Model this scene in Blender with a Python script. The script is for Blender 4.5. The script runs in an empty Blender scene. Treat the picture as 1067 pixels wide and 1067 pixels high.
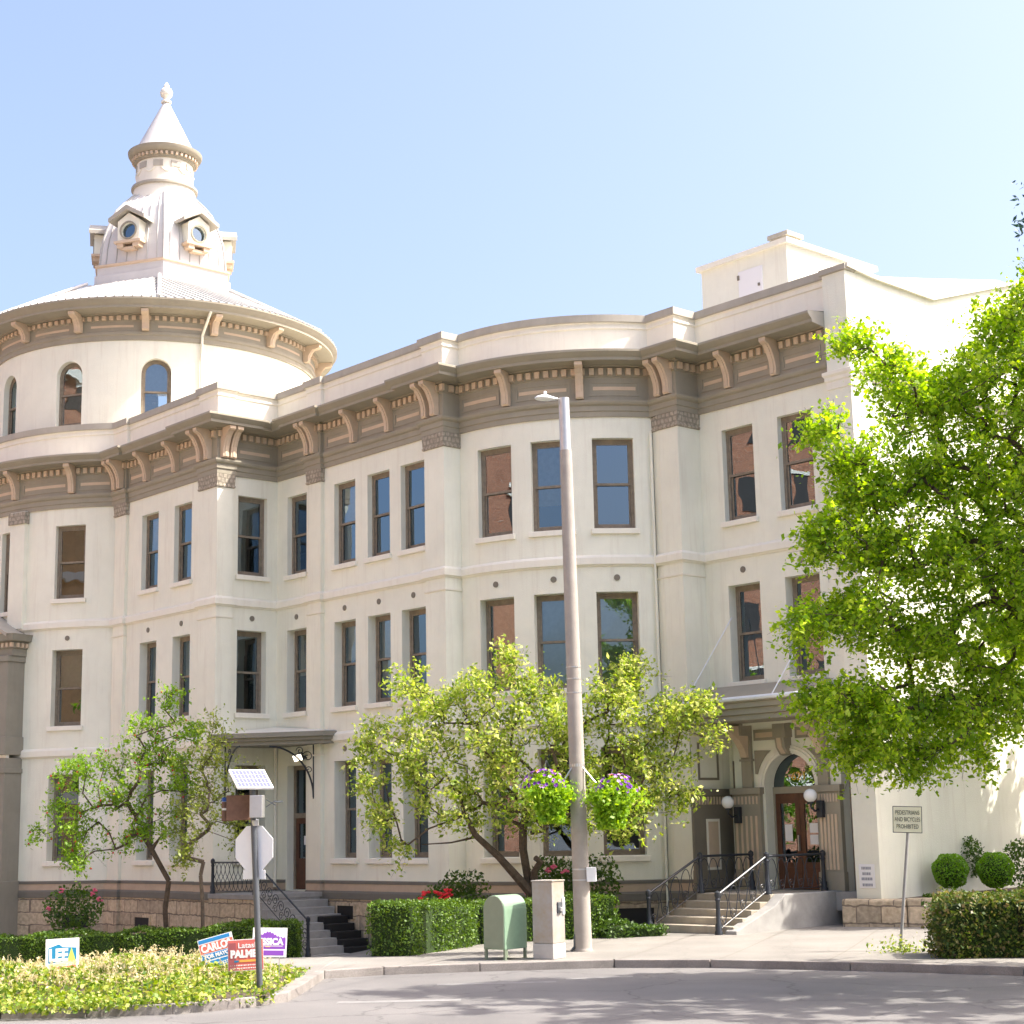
import bpy, bmesh, math, random
import numpy as np
from mathutils import Vector, Matrix

# ------------------------------------------------------------------ camera, sky, sun, exposure
S = bpy.context.scene
COL = S.collection
EYE, FPX, PITCH, ROLL = 2.7, 1751.15, 0.1863, -0.0206
cam = bpy.data.objects.new('camera', bpy.data.cameras.new('camera'))
COL.objects.link(cam)
cam.data.sensor_width = 36.0
cam.data.lens = 36.0 * FPX / 1067.0
cam.data.clip_end = 2000.0
cam.matrix_world = (Matrix.Translation((0, 0, EYE)) @ Matrix.Rotation(math.pi / 2 + PITCH, 4, 'X')
                    @ Matrix.Rotation(ROLL, 4, 'Z'))
S.camera = cam

SUN_AZ, SUN_EL = math.radians(-6), math.radians(52)      # azimuth from +X, counter-clockwise
sun_dir = Vector((math.cos(SUN_EL) * math.cos(SUN_AZ), math.cos(SUN_EL) * math.sin(SUN_AZ), math.sin(SUN_EL)))
W = bpy.data.worlds.new('World')
S.world = W
W.use_nodes = True
_n = W.node_tree.nodes
_sky = _n.new('ShaderNodeTexSky')
_sky.sky_type = 'NISHITA'
_sky.sun_disc = False
_sky.sun_elevation = SUN_EL
_sky.sun_rotation = math.atan2(sun_dir.x, sun_dir.y)
_sky.air_density = 1.0
_sky.dust_density = 6.0
_sky.ozone_density = 4.0
_wb = _n.new('ShaderNodeMixRGB')            # white balance of the sky
_wb.blend_type = 'MULTIPLY'
_wb.inputs[0].default_value = 1.0
_wb.inputs[2].default_value = (1.02, 0.93, 0.89, 1)
W.node_tree.links.new(_sky.outputs[0], _wb.inputs[1])
W.node_tree.links.new(_wb.outputs[0], _n['Background'].inputs[0])
_n['Background'].inputs[1].default_value = 0.106
sl = bpy.data.lights.new('sun', 'SUN')
sl.energy = 2.4
sl.angle = math.radians(0.53)
sl.color = (1.0, 0.94, 0.85)
so = bpy.data.objects.new('sun', sl)
so.rotation_euler = sun_dir.to_track_quat('Z', 'Y').to_euler()
COL.objects.link(so)
S.view_settings.view_transform = 'Standard'
S.view_settings.look = 'None'
S.view_settings.exposure = 2.03
S.view_settings.gamma = 1.0

# ------------------------------------------------------------------ plan frame of the building
TH = 0.8435
EV = Vector((math.cos(TH), -math.sin(TH)))      # along the front, to the right
NV = Vector((-math.sin(TH), -math.cos(TH)))     # out of the front
ORG = Vector((-7.46, 52.52))
ROTZ = -TH


def wp(s, t, z=0.0):
    q = ORG + EV * s + NV * t
    return Vector((q.x, q.y, z))


def ray(px, py):
    a, b = px - 533.5, py - 533.5
    x = (a * math.cos(ROLL) + b * math.sin(ROLL)) / FPX
    y = (-a * math.sin(ROLL) + b * math.cos(ROLL)) / FPX
    return Vector((x, math.cos(PITCH) + y * math.sin(PITCH), math.sin(PITCH) - y * math.cos(PITCH)))


def at(px, py, Y):
    r = ray(px, py)
    return r * (Y / r.y) + Vector((0, 0, EYE))


def sm(x):
    x = min(1, max(0, x))
    return x * x * (3 - 2 * x)


def ground(X, Y):       # pavement height
    return 0.15 + 0.12 * sm(X / 8) * sm((Y - 34) / 6) - 0.8 * sm((-X - 0.3) / 5.2) * sm((Y - 35.5) / 9)


def on_ground(px, py, road=False):
    z = 0.0
    for _ in range(12):
        r = ray(px, py)
        k = (z - EYE) / r.z
        z = 0.0 if road else ground(r.x * k, r.y * k)
    r = ray(px, py)
    k = (z - EYE) / r.z
    return Vector((r.x * k, r.y * k, z))


rng = np.random.default_rng(7)
random.seed(7)


# ------------------------------------------------------------------ materials
def mat(name, color, rough=0.8, noise=0.0, nscale=3.0, bump=0.0, bscale=60.0, color2=None, metallic=0.0, spec=None,
        stain=0.0, stain_col=(0.25, 0.2, 0.14)):
    m = bpy.data.materials.new(name)
    m.use_nodes = True
    nt = m.node_tree
    b = nt.nodes['Principled BSDF']
    b.inputs['Roughness'].default_value = rough
    b.inputs['Metallic'].default_value = metallic
    if spec is not None:
        b.inputs['Specular IOR Level'].default_value = spec
    c = (*color, 1)
    b.inputs['Base Color'].default_value = c
    tc = nt.nodes.new('ShaderNodeTexCoord')
    out = None
    if noise > 0 or color2:
        tx = nt.nodes.new('ShaderNodeTexNoise')
        tx.inputs['Scale'].default_value = nscale
        tx.inputs['Detail'].default_value = 6
        tx.inputs['Roughness'].default_value = 0.65
        nt.links.new(tc.outputs['Object'], tx.inputs['Vector'])
        rp = nt.nodes.new('ShaderNodeValToRGB')
        rp.color_ramp.elements[0].position = 0.32
        rp.color_ramp.elements[1].position = 0.68
        lo = color2 if color2 else tuple(x * (1 - noise) for x in color)
        rp.color_ramp.elements[0].color = (*lo, 1)
        rp.color_ramp.elements[1].color = c
        nt.links.new(tx.outputs[0], rp.inputs[0])
        out = rp.outputs[0]
    if stain > 0:           # rain streaks: noise stretched along z
        mp = nt.nodes.new('ShaderNodeMapping')
        mp.inputs['Scale'].default_value = (2.2, 2.2, 0.16)
        nt.links.new(tc.outputs['Object'], mp.inputs['Vector'])
        t2 = nt.nodes.new('ShaderNodeTexNoise')
        t2.inputs['Scale'].default_value = 2.0
        t2.inputs['Detail'].default_value = 8
        t2.inputs['Roughness'].default_value = 0.7
        nt.links.new(mp.outputs[0], t2.inputs['Vector'])
        r2 = nt.nodes.new('ShaderNodeValToRGB')
        r2.color_ramp.elements[0].position = 0.52
        r2.color_ramp.elements[1].position = 0.8
        r2.color_ramp.elements[0].color = (0, 0, 0, 1)
        r2.color_ramp.elements[1].color = (stain, stain, stain, 1)
        nt.links.new(t2.outputs[0], r2.inputs[0])
        mx = nt.nodes.new('ShaderNodeMixRGB')
        nt.links.new(r2.outputs[0], mx.inputs[0])
        if out:
            nt.links.new(out, mx.inputs[1])
        else:
            mx.inputs[1].default_value = c
        mx.inputs[2].default_value = (*stain_col, 1)
        out = mx.outputs[0]
    if out:
        nt.links.new(out, b.inputs['Base Color'])
    if bump > 0:
        tb = nt.nodes.new('ShaderNodeTexNoise')
        tb.inputs['Scale'].default_value = bscale
        tb.inputs['Detail'].default_value = 4
        nt.links.new(tc.outputs['Object'], tb.inputs['Vector'])
        bp = nt.nodes.new('ShaderNodeBump')
        bp.inputs['Strength'].default_value = bump
        bp.inputs['Distance'].default_value = 0.02
        nt.links.new(tb.outputs[0], bp.inputs['Height'])
        nt.links.new(bp.outputs[0], b.inputs['Normal'])
    return m


M = {}
M['stucco'] = mat('cream stucco', (0.86, 0.845, 0.71), 0.9, 0.10, 0.7, 0.35, 45, stain=0.55, stain_col=(0.62, 0.56, 0.45))
M['trim'] = mat('cream trim', (0.86, 0.82, 0.70), 0.85, 0.06, 2.0, 0.2, 40, stain=0.25, stain_col=(0.5, 0.42, 0.32))
M['taupe'] = mat('taupe paint', (0.345, 0.31, 0.235), 0.75, 0.12, 1.5, 0.15, 40, stain=0.3, stain_col=(0.23, 0.20, 0.15))
M['taupe_dark'] = mat('dark taupe paint', (0.215, 0.19, 0.145), 0.75, 0.12, 1.5)
M['grey_taupe'] = mat('grey taupe paint', (0.285, 0.265, 0.21), 0.8, 0.15, 1.5, stain=0.3, stain_col=(0.13, 0.12, 0.11))
M['pink'] = mat('pinkish beige paint', (0.63, 0.49, 0.35), 0.8, 0.1, 4.0, 0.2, 50)
M['salmon'] = mat('salmon base band', (0.52, 0.40, 0.29), 0.85, 0.15, 3.0)
M['band'] = mat('grey brown band', (0.18, 0.165, 0.135), 0.85, 0.15, 3.0)
M['coping'] = mat('grey metal coping', (0.44, 0.405, 0.335), 0.6, 0.2, 1.2, stain=0.4, stain_col=(0.25, 0.22, 0.19))
M['white_roof'] = mat('white painted metal roof', (0.60, 0.585, 0.56), 0.6, 0.08, 2.0, stain=0.2, stain_col=(0.45, 0.41, 0.36))
M['seam'] = mat('roof seam metal', (0.42, 0.41, 0.39), 0.6)
M['wood_frame'] = mat('weathered window frame', (0.28, 0.23, 0.17), 0.8, 0.35, 6.0)
M['door_wood'] = mat('red brown door wood', (0.13, 0.05, 0.025), 0.45, 0.4, 5.0)
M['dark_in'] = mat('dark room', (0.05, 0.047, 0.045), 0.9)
M['blind'] = mat('window blind', (0.85, 0.82, 0.76), 0.9, 0.15, 8.0)
M['blind_tan'] = mat('tan curtain', (0.72, 0.55, 0.36), 0.9, 0.2, 8.0)
M['iron'] = mat('black painted iron', (0.022, 0.027, 0.036), 0.42)
M['concrete'] = mat('stair concrete', (0.42, 0.37, 0.29), 0.9, 0.25, 2.5, 0.3, 60, stain=0.3, stain_col=(0.22, 0.18, 0.13))
M['grey_concrete'] = mat('grey concrete', (0.36, 0.35, 0.33), 0.9, 0.25, 2.5, 0.3, 60)
M['steel'] = mat('galvanised steel', (0.55, 0.55, 0.55), 0.42, 0.15, 4.0, metallic=0.75)
M['dark_steel'] = mat('dark steel post', (0.09, 0.10, 0.11), 0.5, 0.2, 5.0)
M['sign_alu'] = mat('bare sign aluminium', (0.80, 0.82, 0.84), 0.5, 0.06, 5.0)
M['white'] = mat('white paint', (0.82, 0.81, 0.80), 0.6)
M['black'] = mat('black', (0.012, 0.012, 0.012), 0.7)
M['lamp_glass'] = mat('opal lamp glass', (0.86, 0.86, 0.84), 0.25)
M['petal_purple'] = mat('purple petals', (0.20, 0.03, 0.42), 0.7, 0.5, 9.0)
M['petal_mauve'] = mat('mauve petals', (0.55, 0.30, 0.62), 0.7)
M['petal_red'] = mat('red petals', (0.62, 0.02, 0.03), 0.7)
M['petal_rose'] = mat('pink petals', (0.75, 0.14, 0.24), 0.7)
M['petal_orange'] = mat('orange petals', (0.8, 0.25, 0.04), 0.7)
M['berry'] = mat('red berries', (0.50, 0.03, 0.015), 0.5)
M['mulch'] = mat('bark mulch', (0.085, 0.05, 0.033), 0.95, 0.5, 18, 0.8, 30)


def mat_leaf(name, cols, trans=0.35, rough=0.5):
    m = bpy.data.materials.new(name)
    m.use_nodes = True
    nt = m.node_tree
    b = nt.nodes['Principled BSDF']
    b.inputs['Roughness'].default_value = rough
    g = nt.nodes.new('ShaderNodeNewGeometry')
    rp = nt.nodes.new('ShaderNodeValToRGB')
    el = rp.color_ramp.elements
    while len(el) < len(cols):
        el.new(0.5)
    for i, c in enumerate(cols):
        el[i].position = i / (len(cols) - 1)
        el[i].color = (*c, 1)
    nt.links.new(g.outputs['Random Per Island'], rp.inputs[0])
    nt.links.new(rp.outputs[0], b.inputs['Base Color'])
    t = nt.nodes.new('ShaderNodeBsdfTranslucent')
    hs = nt.nodes.new('ShaderNodeHueSaturation')
    hs.inputs['Hue'].default_value = 0.485
    hs.inputs['Saturation'].default_value = 1.1
    hs.inputs['Value'].default_value = 1.5
    nt.links.new(rp.outputs[0], hs.inputs['Color'])
    nt.links.new(hs.outputs[0], t.inputs['Color'])
    mx = nt.nodes.new('ShaderNodeMixShader')
    mx.inputs[0].default_value = trans
    nt.links.new(b.outputs[0], mx.inputs[1])
    nt.links.new(t.outputs[0], mx.inputs[2])
    nt.links.new(mx.outputs[0], nt.nodes['Material Output'].inputs['Surface'])
    return m


M['leaf_maple'] = mat_leaf('bright green leaves', [(0.12, 0.24, 0.015), (0.21, 0.37, 0.022), (0.33, 0.50, 0.035), (0.50, 0.62, 0.10)], 0.62)
M['leaf_yellow'] = mat_leaf('yellow green leaves', [(0.13, 0.23, 0.025), (0.26, 0.38, 0.045), (0.42, 0.50, 0.09), (0.6, 0.62, 0.24)], 0.5)
M['leaf_dark'] = mat_leaf('dark green leaves', [(0.035, 0.08, 0.012), (0.06, 0.13, 0.015), (0.10, 0.18, 0.02)], 0.3)
M['leaf_mid'] = mat_leaf('fresh green leaves', [(0.12, 0.25, 0.02), (0.20, 0.36, 0.03), (0.30, 0.47, 0.06)], 0.5)
M['leaf_olive'] = mat_leaf('olive leaves', [(0.15, 0.21, 0.03), (0.24, 0.31, 0.05), (0.36, 0.42, 0.10)], 0.45)
M['leaf_hedge'] = mat_leaf('clipped hedge leaves', [(0.05, 0.11, 0.008), (0.085, 0.17, 0.012), (0.14, 0.23, 0.018)], 0.25)
M['leaf_box'] = mat_leaf('box topiary leaves', [(0.11, 0.26, 0.010), (0.16, 0.35, 0.016), (0.22, 0.42, 0.025)], 0.35)
M['leaf_ivy'] = mat_leaf('lime ivy leaves', [(0.07, 0.15, 0.012), (0.16, 0.26, 0.022), (0.30, 0.38, 0.04), (0.46, 0.46, 0.14)], 0.35)
M['leaf_straw'] = mat_leaf('straw coloured seed heads', [(0.48, 0.40, 0.2), (0.62, 0.54, 0.3), (0.7, 0.64, 0.42)], 0.3)
M['leaf_lime'] = mat_leaf('chartreuse vine leaves', [(0.16, 0.33, 0.012), (0.26, 0.45, 0.02), (0.36, 0.55, 0.04)], 0.4)
M['leaf_mix'] = mat_leaf('mixed hedge leaves', [(0.04, 0.085, 0.012), (0.07, 0.13, 0.014), (0.14, 0.18, 0.03), (0.22, 0.17, 0.07)], 0.3)
M['leaf_blue'] = mat_leaf('blue green needles', [(0.02, 0.06, 0.04), (0.035, 0.09, 0.06)], 0.2)
M['hedge_core'] = mat('hedge inside', (0.03, 0.06, 0.010), 0.95, 0.4, 14, 0.6, 20)
M['bark'] = mat('brown bark', (0.115, 0.082, 0.055), 0.95, 0.5, 9, 0.9, 22)
M['bark_grey'] = mat('grey bark', (0.16, 0.125, 0.09), 0.95, 0.5, 9, 0.9, 22)


def mat_glass():
    m = bpy.data.materials.new('window glass')
    m.use_nodes = True
    nt = m.node_tree
    nt.nodes.remove(nt.nodes['Principled BSDF'])
    fr = nt.nodes.new('ShaderNodeFresnel')
    fr.inputs['IOR'].default_value = 2.8
    gl = nt.nodes.new('ShaderNodeBsdfGlossy')
    gl.inputs['Roughness'].default_value = 0.0
    gl.inputs['Color'].default_value = (0.66, 0.84, 1.0, 1)
    tr = nt.nodes.new('ShaderNodeBsdfTransparent')
    tr.inputs['Color'].default_value = (0.72, 0.76, 0.74, 1)
    mx = nt.nodes.new('ShaderNodeMixShader')
    tc = nt.nodes.new('ShaderNodeTexCoord')
    tb = nt.nodes.new('ShaderNodeTexNoise')
    tb.inputs['Scale'].default_value = 1.3
    tb.inputs['Detail'].default_value = 1
    bp = nt.nodes.new('ShaderNodeBump')
    bp.inputs['Strength'].default_value = 0.10
    bp.inputs['Distance'].default_value = 0.03
    nt.links.new(tc.outputs['Object'], tb.inputs['Vector'])
    nt.links.new(tb.outputs[0], bp.inputs['Height'])
    nt.links.new(bp.outputs[0], gl.inputs['Normal'])
    nt.links.new(fr.outputs[0], mx.inputs[0])
    nt.links.new(tr.outputs[0], mx.inputs[1])
    nt.links.new(gl.outputs[0], mx.inputs[2])
    nt.links.new(mx.outputs[0], nt.nodes['Material Output'].inputs['Surface'])
    return m


M['glass'] = mat_glass()


def mat_stone(name, c1, c2, mortar, scale=1.0, bw=0.7, rh=0.32, msize=0.02):
    """rubble / block masonry: brick pattern in the wall's own plane, broken up by noise"""
    m = mat(name, c1, 0.95, bump=0.0)
    nt = m.node_tree
    b = nt.nodes['Principled BSDF']
    tc = nt.nodes.new('ShaderNodeTexCoord')
    br = nt.nodes.new('ShaderNodeTexBrick')
    br.inputs['Color1'].default_value = (*c1, 1)
    br.inputs['Color2'].default_value = (*c2, 1)
    br.inputs['Mortar'].default_value = (*mortar, 1)
    br.inputs['Scale'].default_value = scale
    br.inputs['Brick Width'].default_value = bw
    br.inputs['Row Height'].default_value = rh
    br.inputs['Mortar Size'].default_value = msize
    br.inputs['Mortar Smooth'].default_value = 0.3
    sp = nt.nodes.new('ShaderNodeSeparateXYZ')
    ad = nt.nodes.new('ShaderNodeMath')
    ad.operation = 'SUBTRACT'
    cb = nt.nodes.new('ShaderNodeCombineXYZ')
    nt.links.new(tc.outputs['Object'], sp.inputs[0])
    nt.links.new(sp.outputs[0], ad.inputs[0])
    nt.links.new(sp.outputs[1], ad.inputs[1])
    nz = nt.nodes.new('ShaderNodeTexNoise')
    nz.inputs['Scale'].default_value = 4
    nt.links.new(tc.outputs['Object'], nz.inputs['Vector'])
    mz = nt.nodes.new('ShaderNodeMath')
    mz.operation = 'MULTIPLY_ADD'
    mz.inputs[1].default_value = 0.12
    nt.links.new(nz.outputs[0], mz.inputs[0])
    nt.links.new(sp.outputs[2], mz.inputs[2])
    nt.links.new(ad.outputs[0], cb.inputs[0])
    nt.links.new(mz.outputs[0], cb.inputs[1])
    nt.links.new(cb.outputs[0], br.inputs['Vector'])
    n2 = nt.nodes.new('ShaderNodeTexNoise')
    n2.inputs['Scale'].default_value = 9
    n2.inputs['Detail'].default_value = 8
    nt.links.new(tc.outputs['Object'], n2.inputs['Vector'])
    mx = nt.nodes.new('ShaderNodeMixRGB')
    mx.blend_type = 'OVERLAY'
    mx.inputs[0].default_value = 0.6
    nt.links.new(br.outputs[0], mx.inputs[1])
    nt.links.new(n2.outputs[0], mx.inputs[2])
    nt.links.new(mx.outputs[0], b.inputs['Base Color'])
    bp = nt.nodes.new('ShaderNodeBump')
    bp.inputs['Strength'].default_value = 0.9
    bp.inputs['Distance'].default_value = 0.05
    bw_ = nt.nodes.new('ShaderNodeRGBToBW')
    nt.links.new(mx.outputs[0], bw_.inputs[0])
    nt.links.new(bw_.outputs[0], bp.inputs['Height'])
    nt.links.new(bp.outputs[0], b.inputs['Normal'])
    return m


M['rubble'] = mat_stone('rubble stone', (0.56, 0.45, 0.31), (0.38, 0.31, 0.22), (0.22, 0.175, 0.13), 1.0, 0.8, 0.40, 0.022)
M['brick'] = mat_stone('red brick', (0.46, 0.20, 0.11), (0.36, 0.145, 0.08), (0.45, 0.32, 0.24), 1.0, 0.24, 0.08, 0.008)
M['cap_lattice'] = mat_stone('carved capital', (0.36, 0.31, 0.245), (0.42, 0.37, 0.29), (0.28, 0.245, 0.19), 1.0, 0.15, 0.15, 0.028)


def mat_road(name, col, dark, scale):
    m = mat(name, col, 0.92, bump=0.5, bscale=120)
    nt = m.node_tree
    b = nt.nodes['Principled BSDF']
    tc = nt.nodes['Texture Coordinate']
    n1 = nt.nodes.new('ShaderNodeTexNoise')
    n1.inputs['Scale'].default_value = scale
    n1.inputs['Detail'].default_value = 8
    n2 = nt.nodes.new('ShaderNodeTexNoise')
    n2.inputs['Scale'].default_value = 45
    n2.inputs['Detail'].default_value = 3
    nt.links.new(tc.outputs['Object'], n1.inputs['Vector'])
    nt.links.new(tc.outputs['Object'], n2.inputs['Vector'])
    r1 = nt.nodes.new('ShaderNodeValToRGB')
    r1.color_ramp.elements[0].position = 0.36
    r1.color_ramp.elements[1].position = 0.64
    r1.color_ramp.elements[0].color = (*dark, 1)
    r1.color_ramp.elements[1].color = (*col, 1)
    nt.links.new(n1.outputs[0], r1.inputs[0])
    mx = nt.nodes.new('ShaderNodeMixRGB')
    mx.blend_type = 'OVERLAY'
    mx.inputs[0].default_value = 0.35
    nt.links.new(r1.outputs[0], mx.inputs[1])
    nt.links.new(n2.outputs[0], mx.inputs[2])
    vo = nt.nodes.new('ShaderNodeTexVoronoi')       # hairline cracks and sealed joints
    vo.feature = 'DISTANCE_TO_EDGE'
    vo.inputs['Scale'].default_value = 0.32
    n3 = nt.nodes.new('ShaderNodeTexNoise')
    n3.inputs['Scale'].default_value = 1.6
    n3.inputs['Detail'].default_value = 6
    nt.links.new(tc.outputs['Object'], n3.inputs['Vector'])
    va = nt.nodes.new('ShaderNodeMixRGB')
    va.blend_type = 'ADD'
    va.inputs[0].default_value = 0.8
    nt.links.new(tc.outputs['Object'], va.inputs[1])
    nt.links.new(n3.outputs[1], va.inputs[2])
    nt.links.new(va.outputs[0], vo.inputs['Vector'])
    r3 = nt.nodes.new('ShaderNodeValToRGB')
    r3.color_ramp.elements[0].position = 0.004
    r3.color_ramp.elements[1].position = 0.012
    r3.color_ramp.elements[0].color = (0.45, 0.45, 0.45, 1)
    r3.color_ramp.elements[1].color = (1, 1, 1, 1)
    nt.links.new(vo.outputs['Distance'], r3.inputs[0])
    m3 = nt.nodes.new('ShaderNodeMixRGB')
    m3.blend_type = 'MULTIPLY'
    m3.inputs[0].default_value = 0.55 if 'asphalt' in name else 0.15
    nt.links.new(mx.outputs[0], m3.inputs[1])
    nt.links.new(r3.outputs[0], m3.inputs[2])
    nt.links.new(m3.outputs[0], b.inputs['Base Color'])
    return m


M['asphalt'] = mat_road('pale worn asphalt', (0.18, 0.172, 0.165), (0.135, 0.13, 0.126), 0.35)
M['pavement'] = mat_road('pavement concrete', (0.255, 0.24, 0.215), (0.20, 0.188, 0.17), 0.5)
M['kerb'] = mat_road('kerb concrete', (0.30, 0.275, 0.25), (0.2, 0.18, 0.165), 1.2)
M['soil'] = mat('soil', (0.10, 0.075, 0.05), 0.95, 0.5, 6, 0.6, 40)
M['road_paint'] = mat('worn road paint', (0.27, 0.265, 0.255), 0.9, color2=(0.165, 0.16, 0.155), nscale=5)


# ------------------------------------------------------------------ mesh builder
class MB:
    def __init__(self):
        self.v, self.f = [], []

    def add(self, vs, fs):
        o = len(self.v)
        self.v += [tuple(p) for p in vs]
        self.f += [tuple(i + o for i in f) for f in fs]
        return self

    def quad(self, a, b, c, d):
        return self.add([a, b, c, d], [(0, 1, 2, 3)])

    def box(self, x0, x1, y0, y1, z0, z1, T=None):
        vs = [Vector((x, y, z)) for z in (z0, z1) for y in (y0, y1) for x in (x0, x1)]
        if T is not None:
            vs = [T @ p for p in vs]
        return self.add(vs, [(0, 2, 3, 1), (4, 5, 7, 6), (0, 1, 5, 4), (1, 3, 7, 5), (3, 2, 6, 7), (2, 0, 4, 6)])

    def prism(self, poly, d0, d1, fn):
        """poly of 2D points extruded between d0 and d1; fn(a, b, d) -> 3D"""
        n = len(poly)
        vs = [fn(a, b, d0) for a, b in poly] + [fn(a, b, d1) for a, b in poly]
        fs = [tuple(range(n))[::-1], tuple(range(n, 2 * n))]
        fs += [(i, (i + 1) % n, n + (i + 1) % n, n + i) for i in range(n)]
        return self.add(vs, fs)

    def lathe(self, prof, c, n=24, a0=0, a1=360, cap=True):
        full = abs(a1 - a0) >= 359.9
        k = n if full else n + 1
        vs, fs = [], []
        for r, z in prof:
            for i in range(k):
                a = math.radians(a0 + (a1 - a0) * i / n)
                vs.append((c[0] + r * math.cos(a), c[1] + r * math.sin(a), c[2] + z))
        for j in range(len(prof) - 1):
            for i in range(n):
                i2 = (i + 1) % k
                fs.append((j * k + i, j * k + i2, (j + 1) * k + i2, (j + 1) * k + i))
        if cap and full:
            if prof[0][0] > 1e-4:
                fs.append(tuple(range(n))[::-1])
            if prof[-1][0] > 1e-4:
                fs.append(tuple((len(prof) - 1) * k + i for i in range(n)))
        return self.add(vs, fs)

    def tube(self, pts, r, n=8, cap=True):
        pts = [Vector(p) for p in pts]
        rs = r if hasattr(r, '__len__') else [r] * len(pts)
        vs, fs = [], []
        prev = None
        for i, p in enumerate(pts):
            d = (pts[min(i + 1, len(pts) - 1)] - pts[max(i - 1, 0)])
            d = d.normalized() if d.length > 1e-9 else Vector((0, 0, 1))
            if prev is None:
                u = d.orthogonal().normalized()
            else:
                u = prev - d * prev.dot(d)
                u = u.normalized() if u.length > 1e-6 else d.orthogonal().normalized()
            prev = u
            w = d.cross(u)
            for k in range(n):
                a = 2 * math.pi * k / n
                vs.append(p + (u * math.cos(a) + w * math.sin(a)) * rs[i])
        for i in range(len(pts) - 1):
            for k in range(n):
                k2 = (k + 1) % n
                fs.append((i * n + k, i * n + k2, (i + 1) * n + k2, (i + 1) * n + k))
        if cap:
            fs.append(tuple(range(n))[::-1])
            fs.append(tuple((len(pts) - 1) * n + k for k in range(n)))
        return self.add(vs, fs)

    def ball(self, c, r, seg=12, ring=8, sz=1.0):
        prof = [(max(r * math.sin(math.pi * j / ring), 1e-5), -r * sz * math.cos(math.pi * j / ring)) for j in range(ring + 1)]
        return self.lathe(prof, c, seg, cap=False)

    def build(self, name, m, parent=None, smooth=False, bevel=0.0, recalc=True):
        me = bpy.data.meshes.new(name)
        me.from_pydata([tuple(p) for p in self.v], [], self.f)
        if recalc:
            bm = bmesh.new()
            bm.from_mesh(me)
            bmesh.ops.recalc_face_normals(bm, faces=bm.faces)
            bm.to_mesh(me)
            bm.free()
        me.materials.append(m)
        if smooth:
            me.polygons.foreach_set('use_smooth', [True] * len(me.polygons))
        o = bpy.data.objects.new(name, me)
        COL.objects.link(o)
        if parent is not None:
            o.parent = parent
        if bevel > 0:
            bv = o.modifiers.new('bevel', 'BEVEL')
            bv.width = bevel
            bv.segments = 2
            bv.limit_method = 'ANGLE'
        if smooth:
            try:
                me.set_sharp_from_angle(angle=math.radians(40))
            except Exception:
                pass
        return o


def fast_mesh(name, V, Fq, m, parent=None):
    """V (n,3), Fq (k,4) numpy -> object"""
    me = bpy.data.meshes.new(name)
    me.vertices.add(len(V))
    me.vertices.foreach_set('co', np.asarray(V, np.float32).ravel())
    k, w = Fq.shape
    me.loops.add(k * w)
    me.loops.foreach_set('vertex_index', Fq.astype(np.int32).ravel())
    me.polygons.add(k)
    me.polygons.foreach_set('loop_start', np.arange(k, dtype=np.int32) * w)
    me.update(calc_edges=True)
    me.materials.append(m)
    o = bpy.data.objects.new(name, me)
    COL.objects.link(o)
    if parent is not None:
        o.parent = parent
    return o


def tag(o, label=None, cat=None, group=None, kind=None):
    if label:
        o['label'] = label
    if cat:
        o['category'] = cat
    if group:
        o['group'] = group
    if kind:
        o['kind'] = kind
    return o


def thing(name, label, cat, loc=(0, 0, 0), rz=0.0, group=None):
    o = bpy.data.objects.new(name, None)
    o.empty_display_size = 0.3
    COL.objects.link(o)
    o.location = loc
    o.rotation_euler = (0, 0, rz)
    return tag(o, label, cat, group)


def text_mesh(txt, size, name, m, parent, T, width=None, align='CENTER', ext=0.002, shear=0.0, bold=0.0):
    cu = bpy.data.curves.new('lettering', 'FONT')
    cu.body = txt
    cu.size = size
    cu.align_x = align
    cu.align_y = 'CENTER'
    cu.extrude = ext
    cu.offset = bold
    cu.shear = shear
    ob = bpy.data.objects.new('lettering', cu)
    COL.objects.link(ob)
    dg = bpy.context.evaluated_depsgraph_get()
    dg.update()
    me = bpy.data.meshes.new_from_object(ob.evaluated_get(dg))
    COL.objects.unlink(ob)
    bpy.data.objects.remove(ob)
    xs = [v.co.x for v in me.vertices]
    if width and xs:
        k = width / (max(xs) - min(xs))
        for v in me.vertices:
            v.co.x *= k
    for v in me.vertices:
        v.co = T @ v.co
    me.materials.clear()
    me.materials.append(m)
    o = bpy.data.objects.new(name, me)
    COL.objects.link(o)
    o.parent = parent
    return o


# ------------------------------------------------------------------ the ground
kerb_px = [(1180, 1023), (1067, 1016.7), (886, 1011.5), (740, 1008.5), (640, 1008.5), (500, 1012.5), (400, 1016), (338, 1020),
           (322, 1031), (300, 1044), (250, 1051), (180, 1057), (90, 1060), (0, 1062), (-150, 1066)]
KP = [on_ground(x, y, True) for x, y in kerb_px]
KP = [Vector((60, KP[0].y - 9, 0))] + KP + [Vector((-70, KP[-1].y + 1.5, 0))]
kx = np.array([p.x for p in KP])[::-1]
ky = np.array([p.y for p in KP])[::-1]
for i in range(1, len(kx)):
    kx[i] = max(kx[i], kx[i - 1] + 0.02)


def kerb_y(X):
    return float(np.interp(X, kx, ky))


b = MB()
rx = [-400, -200] + list(kx) + [200, 400]
for xa, xb in zip(rx[:-1], rx[1:]):
    ya, yb = kerb_y(xa), kerb_y(xb)
    b.quad((xa, -300, 0), (xb, -300, 0), (xb, yb + .08, 0), (xa, ya + .08, 0))
tag(b.build('road', M['asphalt']), kind='structure')
b = MB()
b.quad((-600, -600, -1.6), (600, -600, -1.6), (600, 900, -1.6), (-600, 900, -1.6))
tag(b.build('ground', M['soil']), kind='structure')

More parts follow.
